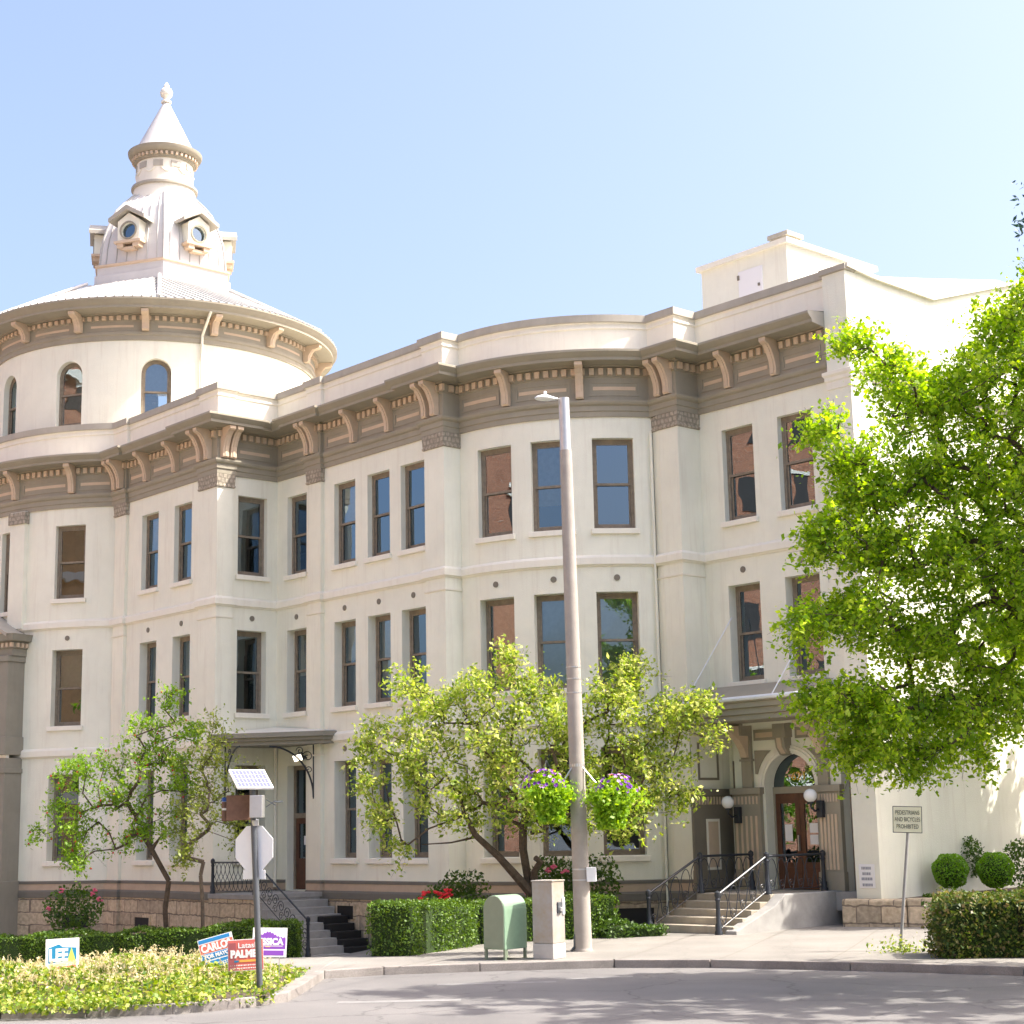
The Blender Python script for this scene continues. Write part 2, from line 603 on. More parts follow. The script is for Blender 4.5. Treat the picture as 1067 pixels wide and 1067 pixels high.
b = MB()
xs = np.unique(np.concatenate([np.linspace(-70, 60, 131), kx]))
rows = [0, 0.15, 0.17, 0.8, 2, 4, 6, 8, 10, 13, 16, 20, 30, 60]
idx = {}
for i, X in enumerate(xs):
    y0 = kerb_y(X)
    dip = 0.0
    for j, r in enumerate(rows):
        Y = y0 + r + 0.15
        idx[i, j] = len(b.v)
        b.v.append((X, Y, ground(X, Y)))
for i in range(len(xs) - 1):
    for j in range(len(rows) - 1):
        b.f.append((idx[i, j], idx[i + 1, j], idx[i + 1, j + 1], idx[i, j + 1]))
tag(b.build('pavement', M['pavement']), kind='structure')
# kerb: a real step in 1.8 m stones
b = MB()
pl = [(kx[i], ky[i]) for i in range(len(kx))]
seg = []
for i in range(len(pl) - 1):
    L = math.hypot(pl[i + 1][0] - pl[i][0], pl[i + 1][1] - pl[i][1])
    n = max(1, int(L / 1.8))
    for k in range(n):
        seg.append((pl[i][0] + (pl[i + 1][0] - pl[i][0]) * k / n, pl[i][1] + (pl[i + 1][1] - pl[i][1]) * k / n))
seg.append(pl[-1])
for (xa, ya), (xb, yb) in zip(seg[:-1], seg[1:]):
    d = Vector((xb - xa, yb - ya)).normalized()
    nrm = Vector((-d.y, d.x)) * 0.17
    g = 0.006
    a0, b0 = Vector((xa, ya)) + d * g, Vector((xb, yb)) - d * g
    za, zb = ground(xa, ya) + 0.004, ground(xb, yb) + 0.004
    vs = [(a0.x, a0.y, -0.05), (b0.x, b0.y, -0.05), (b0.x + nrm.x, b0.y + nrm.y, -0.05), (a0.x + nrm.x, a0.y + nrm.y, -0.05),
          (a0.x + .02 * nrm.x, a0.y + .02 * nrm.y, za), (b0.x, b0.y, zb), (b0.x + nrm.x, b0.y + nrm.y, zb), (a0.x + nrm.x, a0.y + nrm.y, za)]
    b.add(vs, [(0, 1, 5, 4), (1, 2, 6, 5), (2, 3, 7, 6), (3, 0, 4, 7), (4, 5, 6, 7)])
tag(b.build('kerb', M['kerb'], bevel=0.015), kind='structure')
# worn crosswalk bars
b = MB()
for (x0, y0), (x1, y1), w in [((350, 1046), (480, 1043), 0.32), ((455, 1027), (580, 1024), 0.28), ((590, 1021), (660, 1018), 0.25)]:
    p, q = on_ground(x0, y0, True), on_ground(x1, y1, True)
    b.quad((p.x, p.y, .004), (q.x, q.y, .004), (q.x, q.y + w, .004), (p.x, p.y + w, .004))
tag(b.build('road_marking', M['road_paint']), kind='structure')
b = MB()      # pavement joints, hairline strips
for k in range(-4, 9):
    X = k * 1.9
    y0 = kerb_y(X) + 0.2
    pts = [(X + (0.35 * (yy - y0)), yy) for yy in np.linspace(y0, y0 + 7, 8)]
    for (xa, ya), (xb, yb) in zip(pts[:-1], pts[1:]):
        b.quad((xa, ya, ground(xa, ya) + .004), (xa + .02, ya, ground(xa, ya) + .004), (xb + .02, yb, ground(xb, yb) + .004), (xb, yb, ground(xb, yb) + .004))
tag(b.build('pavement_joint', M['band']), kind='structure')

# ------------------------------------------------------------------ the building
HOTEL = thing('stucco_building', 'large cream stucco three storey building with rounded bays and domed corner tower', 'building',
              (ORG.x, ORG.y, 0), ROTZ)


def L3(s, t, z):
    return Vector((s, -t, z))


class Line:
    def __init__(self, p0, p1):
        self.a, self.b = Vector(p0), Vector(p1)
        self.L = (self.b - self.a).length
        self.T = (self.b - self.a) / self.L
        self.n = Vector((-self.T.y, self.T.x))
        self.step = 99

    def P(self, u):
        return self.a + self.T * u

    def N(self, u):
        return self.n


class Arc:
    def __init__(self, c, r, a0, a1):
        self.c, self.r, self.a0, self.a1 = Vector(c), r, a0, a1
        self.L = r * math.radians(a0 - a1)
        self.step = r * math.radians(2.5)

    def ang(self, u):
        return math.radians(self.a0) - u / self.r

    def U(self, deg):
        return math.radians(self.a0 - deg) * self.r

    def P(self, u):
        a = self.ang(u)
        return self.c + Vector((math.cos(a), math.sin(a))) * self.r

    def N(self, u):
        a = self.ang(u)
        return Vector((math.cos(a), math.sin(a)))


def wall(sec, z0, z1, ops, m, name='wall', depth_default=0.15):
    """wall sheet with openings; op = (u0,u1,zb,zt,depth,arched)"""
    us = {0.0, sec.L}
    zs = {z0, z1}
    for o in ops:
        us |= {o[0], o[1]}
        zs |= {o[2], o[3]}
    us = sorted(us)
    fine = []
    for a, c in zip(us[:-1], us[1:]):
        k = max(1, int(math.ceil((c - a) / sec.step)))
        fine += [a + (c - a) * i / k for i in range(k)]
    fine.append(us[-1])
    zs = sorted(zs)
    b = MB()
    for ua, ub in zip(fine[:-1], fine[1:]):
        um = (ua + ub) / 2
        for za, zb in zip(zs[:-1], zs[1:]):
            zm = (za + zb) / 2
            if any(o[0] < um < o[1] and o[2] < zm < o[3] for o in ops):
                continue
            p, q = sec.P(ua), sec.P(ub)
            b.quad(L3(p.x, p.y, za), L3(q.x, q.y, za), L3(q.x, q.y, zb), L3(p.x, p.y, zb))
    for o in ops:
        u0, u1, zb, zt, d = o[:5]
        arched = len(o) > 5 and o[5]
        nm = sec.N((u0 + u1) / 2)
        p, q = sec.P(u0), sec.P(u1)
        pi, qi = p - nm * d, q - nm * d
        zsp = zt - (u1 - u0) / 2 if arched else zt
        b.quad(L3(p.x, p.y, zb), L3(p.x, p.y, zsp), L3(pi.x, pi.y, zsp), L3(pi.x, pi.y, zb))
        b.quad(L3(q.x, q.y, zb), L3(q.x, q.y, zsp), L3(qi.x, qi.y, zsp), L3(qi.x, qi.y, zb))
        b.quad(L3(p.x, p.y, zb), L3(q.x, q.y, zb), L3(qi.x, qi.y, zb), L3(pi.x, pi.y, zb))
        if not arched:
            b.quad(L3(p.x, p.y, zt), L3(q.x, q.y, zt), L3(qi.x, qi.y, zt), L3(pi.x, pi.y, zt))
        else:
            n = 16
            R = (u1 - u0) / 2
            prev = None
            for k in range(n + 1):
                a = math.pi - math.pi * k / n
                u = (u0 + u1) / 2 + R * math.cos(a)
                z = zsp + R * math.sin(a)
                w = sec.P(u)
                cur = (L3(w.x, w.y, z), L3(w.x, w.y, zt), L3(w.x - nm.x * d, w.y - nm.y * d, z))
                if prev:
                    b.quad(prev[0], cur[0], cur[1], prev[1])
                    b.quad(prev[0], cur[0], cur[2], prev[2])
                prev = cur
    return b.build(name, m, HOTEL, recalc=False)


def window(sec, u0, u1, zb, zt, d, arched=False, blind=None, sill=True, rail=0.5, m_frame='wood_frame'):
    """sash window set d behind the wall face"""
    um = (u0 + u1) / 2
    nm = sec.N(um)
    tt = Vector((nm.y, -nm.x))
    p, q = sec.P(u0), sec.P(u1)
    w = (q - p).length
    c = (p + q) / 2 - nm * d

    def F(x, o, z):         # x across, o outward, z
        w_ = c + tt * x + nm * o
        return L3(w_.x, w_.y, z)
    hw = w / 2
    fw = 0.085
    b = MB()
    fr = lambda x0, x1, o0, o1, za, zc: b.add([F(x, o, z) for z in (za, zc) for o in (o0, o1) for x in (x0, x1)],
                                              [(0, 2, 3, 1), (4, 5, 7, 6), (0, 1, 5, 4), (1, 3, 7, 5), (3, 2, 6, 7), (2, 0, 4, 6)])
    zsp = zt - hw if arched else zt
    zr = zb + (zt - zb) * rail
    # outer casing
    fr(-hw, -hw + fw, -0.1, 0.0, zb, zsp)
    fr(hw - fw, hw, -0.1, 0.0, zb, zsp)
    fr(-hw + fw, hw - fw, -0.1, 0.01, zb, zb + 0.07)
    # sashes: upper outside, lower set back
    sw = 0.055
    fr(-hw + fw, -hw + fw + sw, -0.05, -0.012, zr, zsp)
    fr(hw - fw - sw, hw - fw, -0.05, -0.012, zr, zsp)
    fr(-hw + fw, hw - fw, -0.06, -0.008, zr - 0.03, zr + 0.035)
    fr(-hw + fw, -hw + fw + sw, -0.09, -0.055, zb + 0.07, zr - 0.03)
    fr(hw - fw - sw, hw - fw, -0.09, -0.055, zb + 0.07, zr - 0.03)
    fr(-hw + fw + sw, hw - fw - sw, -0.09, -0.055, zb + 0.07, zb + 0.16)
    if not arched:
        fr(-hw + fw, hw - fw, -0.1, 0.004, zt - 0.09, zt)
        fr(-hw + fw + sw, hw - fw - sw, -0.05, -0.012, zt - 0.155, zt - 0.09)
    else:
        n = 16
        for k in range(n):
            a0, a1 = math.pi * k / n, math.pi * (k + 1) / n
            for r0, r1, o0, o1 in ((hw - fw, hw, -0.1, 0.0), (hw - fw - sw, hw - fw, -0.05, -0.012)):
                vs = [F(r * math.cos(a), o, zsp + r * math.sin(a)) for o in (o0, o1) for a in (a0, a1) for r in (r0, r1)]
                b.add(vs, [(0, 1, 3, 2), (4, 6, 7, 5), (0, 4, 5, 1), (2, 3, 7, 6), (0, 2, 6, 4), (1, 5, 7, 3)])
    fo = b.build('window', M[m_frame], HOTEL)
    g = MB()
    x0 = hw - fw - 0.02
    j = [random.uniform(-0.006, 0.006) for _ in range(4)]
    o1 = -0.032
    if arched:
        pts = [F(-x0, o1, zr), F(x0, o1, zr)] + [F(x0 * math.cos(math.pi * k / 14), o1, zsp + x0 * math.sin(math.pi * k / 14)) for k in range(15)]
        g.add(pts, [tuple(range(len(pts)))])
    else:
        g.quad(F(-x0, o1 + j[0], zr), F(x0, o1 + j[1], zr), F(x0, o1 + j[1] + j[0], zt - .1), F(-x0, o1, zt - .1))
    o2 = -0.074
    g.quad(F(-x0, o2 + j[2], zb + .1), F(x0, o2, zb + .1), F(x0, o2 + j[3], zr), F(-x0, o2 + j[2] + j[3], zr))
    g.build('pane', M['glass'], fo, recalc=False)
    if sill:
        s_ = MB()
        fr2 = lambda xa, xb, oa, ob_, za, zc: s_.add([F(x, o, z) for z in (za, zc) for o in (oa, ob_) for x in (xa, xb)],
                                                    [(0, 2, 3, 1), (4, 5, 7, 6), (0, 1, 5, 4), (1, 3, 7, 5), (3, 2, 6, 7), (2, 0, 4, 6)])
        fr2(-hw - .09, hw + .09, d - 0.02, d + 0.1, zb - 0.15, zb - 0.003)
        fr2(-hw + .003, hw - .003, 0.01, d - 0.02, zb - 0.08, zb + 0.012)
        s_.build('sill', M['trim'], fo, bevel=0.012)
    if blind is None and not arched and random.random() < .35:
        blind = (random.choice(['blind', 'blind', 'blind_tan']), random.choice([.3, .5, .62, .75]), 1.0)
    if blind:
        kind, za, zc = blind
        s_ = MB()
        s_.quad(F(-x0, -0.16, zb + (zt - zb) * za), F(x0, -0.16, zb + (zt - zb) * za), F(x0, -0.16, zb + (zt - zb) * zc - .06), F(-x0, -0.16, zb + (zt - zb) * zc - .06))
        s_.build('blind', M[kind], fo, recalc=False)
    return fo


F3, F2, F1 = (10.62, 13.13), (6.35, 8.90), (1.95, 4.77)
DEP = {3: 0.17, 2: 0.28, 1: 0.40}
CT = (-11.35, -2.03)            # axis of the round tower
TOWER = Arc(CT, 6.43, 150, 40.4)
CB = (8.55, -5.6)
BAY = Arc(CB, 5.15, 90, 25)
PW = Line((-6.46, 2.13), (-0.02, 2.13))
RW = Line((0, 2.1), (0, 0))
AW = Line((0, 0), (8.4, 0))
RR = Line((14.2, -4.25), (19.3, -4.25))
EW = Line((19.45, -4.1), (19.45, -30))
ZT = 15.5


def ops_of(cols, floors=(3, 2, 1)):
    out = []
    for fl in floors:
        z = {3: F3, 2: F2, 1: F1}[fl]
        for a, c in cols:
            out.append((min(a, c), max(a, c), z[0], z[1], DEP[fl]))
    return out


# tower wall
ta = [(60.1, 50.2)]
tw = [(TOWER.U(a), TOWER.U(c)) for a, c in ta]
ops = ops_of(tw)
twin = [(TOWER.U(90.6), TOWER.U(84.2)), (TOWER.U(83.0), TOWER.U(77.0))]
ops += [(a, c, 10.35, 13.13, .17) for a, c in twin] + [(a, c, 6.0, 8.3, .28) for a, c in twin] + [(a, c, 1.6, 4.6, .4) for a, c in twin]
wall(TOWER, -0.8, ZT, ops, M['stucco'])
for o in ops:
    bl = ('blind', 0.52, 1) if o[2] == 6.35 else None
    window(TOWER, *o[:5], blind=bl)
# straight front left of the corner
pc = [(1.66, 2.73), (3.74, 4.81)]
ops = ops_of(pc)
wall(PW, -0.8, ZT, ops, M['stucco'])
for o in ops:
    window(PW, *o[:5], blind=('blind', 0.5, 1.0) if o[2] == F2[0] else None)
# return wall
ops = ops_of([(0.64, 1.71)])
wall(RW, -0.8, ZT, ops, M['stucco'])
for o in ops:
    window(RW, *o[:5], rail=0.5)
# front with three windows and the side door
ac = [(0.57, 1.62), (3.09, 4.17), (4.78, 5.86), (6.39, 7.50)]
ops = ops_of(ac, (3, 2)) + ops_of(ac[1:], (1,)) + [(0.62, 1.62, 1.03, 4.73, 0.3)]
wall(AW, -0.8, ZT, ops, M['stucco'])
for i, o in enumerate(ops[:-1]):
    bl = {4: ('blind', .45, 1), 5: ('blind', .55, 1), 6: None, 7: None}.get(i)
    window(AW, *o[:5], blind=bl)
# the curved bay
bc = [(BAY.U(82.1), BAY.U(69.45)), (BAY.U(62.9), BAY.U(50.2)), (BAY.U(43.8), BAY.U(31.15))]
ops = ops_of(bc)
wall(BAY, -0.8, ZT, ops, M['stucco'])
for i, o in enumerate(ops):
    bl = {3: ('blind_tan', 0.1, 1.0), 4: ('blind', 0.0, 1.0), 5: ('blind', 0.0, 1.0)}.get(i)
    window(BAY, *o[:5], blind=bl)
# right front over the porch
rc = [(0.80, 1.88), (2.72, 3.83)]
ops = ops_of(rc, (3, 2))
wall(RR, 5.2, ZT, ops, M['stucco'])
for o in ops:
    window(RR, *o[:5])
# end wall with its valley gable
b = MB()
prof = [(-4.1, 16.52), (-5.2, 16.42), (-7.84, 16.36), (-12.46, 17.8), (-18, 19.4), (-24, 18.6), (-30, 18.0)]
poly = [(-4.1, -0.8)] + prof + [(-30, -0.8)]
b.add([L3(19.45, t, z) for t, z in poly], [tuple(range(len(poly)))])
b.build('wall', M['stucco'], HOTEL)
b = MB()
for (ta_, za_), (tb_, zb_) in zip(prof[:-1], prof[1:]):
    b.prism([(ta_, za_), (tb_, zb_), (tb_, zb_ + .1), (ta_, za_ + .1)], 19.1, 19.56, lambda a, c, d: L3(d, a, c))
b.build('gable_coping', M['trim'], HOTEL)
# low roofs behind the gable
b = MB()
b.add([L3(19.2, -7.84, 16.35), L3(19.2, -12.46, 17.78), L3(8, -12.46, 18.4), L3(8, -7.84, 17.0)], [(0, 1, 2, 3)])
b.add([L3(19.2, -12.46, 17.78), L3(19.2, -18, 19.38), L3(8, -18, 19.6), L3(8, -12.46, 18.4)], [(0, 1, 2, 3)])
b.add([L3(19.2, -18, 19.38), L3(19.2, -30, 18.0), L3(8, -30, 18.0), L3(8, -18, 19.6)], [(0, 1, 2, 3)])
b.add([L3(19.2, -5.2, 16.40), L3(19.2, -7.84, 16.34), L3(8, -7.84, 16.9), L3(8, -5.2, 16.40)], [(0, 1, 2, 3)])
b.add([L3(19.1, -4.9, 16.44), L3(19.1, -7.84, 16.42), L3(15, -14.35, 19.52), L3(15, -10.6, 18.83)], [(0, 1, 2, 3)])
b.add([L3(19.1, -7.84, 16.42), L3(19.1, -12.46, 17.85), L3(15, -18.5, 20.32), L3(15, -14.35, 19.52)], [(0, 1, 2, 3)])
b.add([L3(15, -10.6, 18.83), L3(15, -14.35, 19.52), L3(15, -18.5, 20.32), L3(9, -18, 18.5), L3(9, -11, 17.5)], [(0, 1, 2, 3, 4)])
b.build('roof', M['white_roof'], HOTEL, recalc=False)


def facade_path(bay_step=3.0):
    p = []
    n = 40
    for k in range(n + 1):
        a = math.radians(150 + (42 - 150) * k / n)
        p.append((CT[0] + 6.43 * math.cos(a), CT[1] + 6.43 * math.sin(a)))
    p += [(-6.42, 2.24), (-5.72, 2.24), (-5.72, 2.13), (-0.95, 2.13), (-0.95, 2.28), (0.10, 2.28), (0.10, 1.70), (0, 1.70), (0, 0),
          (1.85, 0), (1.85, .12), (2.55, .12), (2.55, 0), (7.68, 0), (7.68, .15), (8.55, .15)]
    n = 24
    for k in range(n + 1):
        a = math.radians(90 + (25.5 - 90) * k / n)
        p.append((CB[0] + 5.15 * math.cos(a), CB[1] + 5.15 * math.sin(a)))
    p += [(13.52, -3.38), (14.2, -3.38), (14.2, -4.25), (18.72, -4.25)]
    return p


def offset_path(p, o):
    p = [Vector(q) for q in p]
    out = []
    for i, q in enumerate(p):
        d0 = (q - p[i - 1]).normalized() if i else None
        d1 = (p[i + 1] - q).normalized() if i < len(p) - 1 else None
        d0 = d0 or d1
        d1 = d1 or d0
        n0, n1 = Vector((-d0.y, d0.x)), Vector((-d1.y, d1.x))
        m_ = n0 + n1
        k = 1 + n0.dot(n1)
        out.append(q + m_ * (o / max(k, 0.25)))
    return out


def sweep(path, prof, m, name, parent=HOTEL, caps=True):
    rings = [offset_path(path, o) for o, z in prof]
    b = MB()
    n = len(path)
    for r, (o, z) in zip(rings, prof):
        b.v += [tuple(L3(q.x, q.y, z)) for q in r]
    for j in range(len(prof) - 1):
        for i in range(n - 1):
            b.f.append((j * n + i, j * n + i + 1, (j + 1) * n + i + 1, (j + 1) * n + i))
    if caps:
        b.f.append(tuple(j * n for j in range(len(prof))))
        b.f.append(tuple(j * n + n - 1 for j in range(len(prof)))[::-1])
    return b.build(name, m, parent, recalc=False)


PATH = facade_path()
# entablature
sweep(PATH, [(-.05, 13.72), (.05, 13.72), (.05, 13.86), (.08, 13.88), (.08, 14.02), (.14, 14.06), (.17, 14.12), (.17, 14.17), (.05, 14.19)], M['taupe'], 'architrave')
sweep(PATH, [(.05, 14.19), (.05, 14.82), (.08, 14.84), (.08, 15.09)], M['taupe'], 'frieze')
sweep(PATH, [(.08, 15.09), (.16, 15.10), (.16, 15.14), (.64, 15.16), (.66, 15.16), (.66, 15.24), (.72, 15.29), (.80, 15.37), (.80, 15.42)], M['taupe'], 'cornice', caps=False)
b = MB()
b.prism([(-4.24, 15.0), (-4.09, 15.1), (-3.61, 15.16), (-3.59, 15.24), (-3.53, 15.29), (-3.45, 15.37), (-3.45, 15.43), (-4.24, 15.52)], 18.70, 18.735, lambda t_, z, d: L3(d, t_, z))
b.build('cornice_end', M['coping'], HOTEL)
sweep(PATH, [(.80, 15.42), (.80, 15.435), (.4, 15.49), (.03, 15.55)], M['coping'], 'cornice_flashing', caps=False)
sweep(PATH, [(.03, 15.5), (.03, 16.2), (.07, 16.22), (.07, 16.27), (.04, 16.29), (.04, 16.36), (.09, 16.38)], M['trim'], 'parapet', caps=False)
sweep(PATH, [(.09, 16.38), (.13, 16.40), (.13, 16.60), (-.3, 16.63), (-.3, 15.6)], M['coping'], 'coping', caps=False)
# string courses
for z in (9.62, 5.35):
    sweep(PATH, [(0, z - .04), (.03, z - .03), (.05, z), (.10, z + .02), (.10, z + .20), (.06, z + .25), (0, z + .28)], M['trim'], 'string_course')


# dentils
def along(path, o, spacing, z0, z1, depth, w, name, m, skip=None, parent=HOTEL):
    q = offset_path(path, o)
    b = MB()
    for a, c in zip(q[:-1], q[1:]):
        L = (c - a).length
        if L < 0.02:
            continue
        T = (c - a) / L
        N_ = Vector((-T.y, T.x))
        along.carry = getattr(along, 'carry', 0)
        k = along.carry
        while k < L:
            p = a + T * k
            e = [p, p + T * w, p + T * w + N_ * depth, p + N_ * depth]
            b.add([L3(r.x, r.y, z) for z in (z0, z1) for r in e], [(0, 1, 2, 3), (4, 7, 6, 5), (0, 4, 5, 1), (1, 5, 6, 2), (2, 6, 7, 3), (3, 7, 4, 0)])
            k += spacing
        along.carry = k - L
    return b.build(name, m, parent)


tag(along(PATH, .08, .25, 14.875, 15.06, .09, .135, 'dentil_course', M['pink']), kind='stuff')


# brackets
def bracket(s, t, n, z0, z1, reach, w=0.21, parent=HOTEL, m='pink', base=0.05):
    """carved console; (s,t) on the wall face, n outward"""
    n = Vector(n).normalized()
    T = Vector((n.y, -n.x))
    h = z1 - z0
    pr = [(base, z1), (reach, z1), (reach, z1 - .10), (reach - .05, z1 - .14), (reach * .78, z1 - .17), (reach * .62, z1 - .3 * h), (reach * .50, z1 - .45 * h), (reach * .40, z1 - .62 * h),
          (reach * .36, z1 - .8 * h), (reach * .37, z0 + .04), (reach * .33, z0), (base, z0)]
    b = MB()
    f = lambda o, z, d: L3(s + n.x * o + T.x * d, t + n.y * o + T.y * d, z)
    b.prism(pr, -w / 2, w / 2, f)
    # centre rib standing proud of the front edge
    pr2 = [(o + .022, z) for o, z in pr[2:-2]] + [(base + .01, z0 + .04), (base + .01, z1 - .1)]
    b.prism(pr2, -w / 5, w / 5, f)
    return b.build('bracket', M[m], parent)


BR = []
for a in (113, 93, 75.5, 54.5):
    r = math.radians(a)
    BR.append((CT[0] + 6.43 * math.cos(r), CT[1] + 6.43 * math.sin(r), (math.cos(r), math.sin(r))))
BR += [(-6.22, 2.26, (0, 1)), (-5.9, 2.26, (0, 1)), (-4.35, 2.13, (0, 1)), (-2.5, 2.13, (0, 1)), (-.72, 2.28, (0, 1)), (-.28, 2.28, (0, 1)), (.1, 2.12, (1, 0)), (.1, 1.84, (1, 0)),
       (2.04, .12, (0, 1)), (2.36, .12, (0, 1)), (4.27, 0, (0, 1)), (6.0, 0, (0, 1)), (7.93, .15, (0, 1)), (8.32, .15, (0, 1))]
for a in (70, 47):
    r = math.radians(a)
    BR.append((CB[0] + 5.15 * math.cos(r), CB[1] + 5.15 * math.sin(r), (math.cos(r), math.sin(r))))
BR += [(13.68, -3.38, (0, 1)), (14.02, -3.38, (0, 1)), (15.45, -4.25, (0, 1)), (17.05, -4.25, (0, 1))]
for s, t, n in BR:
    bracket(s, t, n, 14.2, 15.15, .62)


# frieze panels between brackets: a thin pinkish strip in a raised taupe border
def strip_panel(sec, u0, u1, z0, z1, off, m='pink', name='frieze_panel', parent=HOTEL, border=True):
    n = max(1, int((u1 - u0) / 0.25)) if isinstance(sec, Arc) else 1
    fo = None
    if border:
        b = MB()
        for k in range(n):
            ua, ub = u0 - .1 + (u1 - u0 + .2) * k / n, u0 - .1 + (u1 - u0 + .2) * (k + 1) / n
            for za, zb in ((z0 - .16, z0 - .1), (z1 + .1, z1 + .16)):
                vs = []
                for o in (off - .02, off + .02):
                    for z in (za, zb):
                        for u in (ua, ub):
                            w_ = sec.P(u) + sec.N(u) * o
                            vs.append(L3(w_.x, w_.y, z))
                b.add(vs, [(0, 1, 3, 2), (4, 6, 7, 5), (0, 4, 5, 1), (2, 3, 7, 6), (0, 2, 6, 4), (1, 5, 7, 3)])
        for ua, ub in ((u0 - .1, u0 - .05), (u1 + .05, u1 + .1)):
            vs = []
            for o in (off - .02, off + .018):
                for z in (z0 - .12, z1 + .12):
                    for u in (ua, ub):
                        w_ = sec.P(u) + sec.N(u) * o
                        vs.append(L3(w_.x, w_.y, z))
            b.add(vs, [(0, 1, 3, 2), (4, 6, 7, 5), (0, 4, 5, 1), (2, 3, 7, 6), (0, 2, 6, 4), (1, 5, 7, 3)])
        fo = b.build(name, M['taupe'], parent)
    b = MB()
    for k in range(n):
        ua, ub = u0 + (u1 - u0) * k / n, u0 + (u1 - u0) * (k + 1) / n
        vs = []
        for o in (off - .02, off + .012):
            for z in (z0, z1):
                for u in (ua, ub):
                    w_ = sec.P(u) + sec.N(u) * o
                    vs.append(L3(w_.x, w_.y, z))
        b.add(vs, [(0, 1, 3, 2), (4, 6, 7, 5), (0, 4, 5, 1), (2, 3, 7, 6), (0, 2, 6, 4), (1, 5, 7, 3)])
    return b.build('inset' if fo else name, M[m], fo or parent)


for a, c in ((130, 116), (110, 96), (90, 78), (72, 57), (52, 43)):
    strip_panel(TOWER, TOWER.U(a), TOWER.U(c), 14.46, 14.56, .05)
for u0, u1 in ((.95, 1.85), (2.45, 3.65), (4.3, 5.3)):
    strip_panel(PW, u0, u1, 14.46, 14.56, .05)
strip_panel(RW, .65, 1.75, 14.46, 14.56, .05)
for u0, u1 in ((.35, 1.55), (2.85, 3.95), (4.6, 5.7), (6.3, 7.35)):
    strip_panel(AW, u0, u1, 14.46, 14.56, .05)
for a, c in ((87, 74), (66, 51), (43, 30)):
    strip_panel(BAY, BAY.U(a), BAY.U(c), 14.46, 14.56, .05)
for u0, u1 in ((.3, .95), (1.55, 2.55), (3.15, 4.2)):
    strip_panel(RR, u0, u1, 14.46, 14.56, .05)


# pilasters: shaft, capital, ring moulding at each string course
def pilaster(poly_pts, zb, name='pilaster', cap=True, m='stucco', rings=True):
    """open plan polyline of the visible faces"""
    b = MB()
    for a, c in zip(poly_pts[:-1], poly_pts[1:]):
        b.quad(L3(*a, zb), L3(*c, zb), L3(*c, 13.75), L3(*a, 13.75))
    po = b.build(name, M[m], HOTEL, recalc=False)
    if cap:
        q = [tuple(x) for x in poly_pts]
        sweep(q, [(.0, 13.30), (.04, 13.31), (.05, 13.36), (.03, 13.38), (.05, 13.70), (.02, 13.74)], M['cap_lattice'], 'capital', po, caps=False)
    if rings:
        for z in (9.22, 4.95):
            sweep([tuple(x) for x in poly_pts], [(0, z), (.03, z + .01), (.04, z + .05), (0, z + .06)], M['trim'], 'ring_moulding', po, caps=False)
    return po


pilaster([(-6.44, 2.1), (-6.44, 2.24), (-5.72, 2.24), (-5.72, 2.1)], -.8)
pilaster([(-.95, 2.1), (-.95, 2.28), (.10, 2.28), (.10, 1.70), (-.02, 1.70)], -.8)
pilaster([(1.85, -.02), (1.85, .12), (2.55, .12), (2.55, -.02)], -.8)
pilaster([(7.68, -.02), (7.68, .15), (8.55, .15), (8.55, -.6)], -.8)
pilaster([(13.2, -3.45), (13.52, -3.38), (14.2, -3.38), (14.2, -4.27)], 5.3)
b = MB()
for a, c in (((13.2, -3.45), (13.52, -3.38)), ((13.52, -3.38), (14.2, -3.38))):
    b.quad(L3(*a, -.8), L3(*c, -.8), L3(*c, 5.3), L3(*a, 5.3))
b.build('pilaster_foot', M['stucco'], HOTEL, recalc=False)
# end pilaster runs from the ground to the coping
b = MB()
for a, c in (((18.74, -4.3), (18.74, -4.10)), ((18.74, -4.10), (19.453, -4.10))):
    b.quad(L3(*a, -.8), L3(*c, -.8), L3(*c, 16.5), L3(*a, 16.5))
ep = b.build('end_pilaster', M['stucco'], HOTEL, recalc=False)
sweep([(18.74, -4.3), (18.74, -4.10), (19.453, -4.10), (19.453, -5.0)], [(0, 13.42), (.03, 13.43), (.03, 13.62), (.06, 13.66), (.06, 13.74), (.1, 13.8), (.1, 13.88), (0, 13.92)], M['trim'], 'capital_moulding', ep, caps=False)
sweep([(18.74, -4.3), (18.74, -4.10), (19.45, -4.10), (19.45, -4.5)], [(.0, 16.44), (.06, 16.46), (.06, 16.60), (-.2, 16.63)], M['coping'], 'coping', ep, caps=False)
sweep([(19.453, -5.0), (19.453, -30)], [(.0, 13.60), (.05, 13.62), (.05, 13.72), (.12, 13.8), (.12, 13.9), (0, 13.95)], M['taupe'], 'end_string_course', HOTEL)

# base: band, salmon course, water table, rubble plinth, broken at both doors
c42 = PATH[:41] + [(-6.42, 2.24), (-5.72, 2.24), (-5.72, 2.13), (-0.95, 2.13), (-0.95, 2.28), (0.10, 2.28), (0.10, 1.70), (0, 1.70), (0, 0), (.55, 0)]
i0 = PATH.index((1.85, 0))
i1 = PATH.index((14.2, -3.38))
mid = [(1.70, 0)] + PATH[i0:i1 + 1] + [(14.2, -4.95), (14.63, -4.95)]
end = [(18.45, -4.95), (18.74, -4.95), (18.74, -4.3)]
for pth in (c42, mid, end):
    sweep(pth, [(0, 1.23), (.035, 1.235), (.035, 1.31), (0, 1.33)], M['band'], 'base_band')
    sweep(pth, [(0, 1.03), (.02, 1.035), (.02, 1.232), (0, 1.236)], M['salmon'], 'base_course')
    sweep(pth, [(0, .79), (.06, .80), (.06, .98), (.03, 1.035), (0, 1.04)], M['band'], 'water_table')
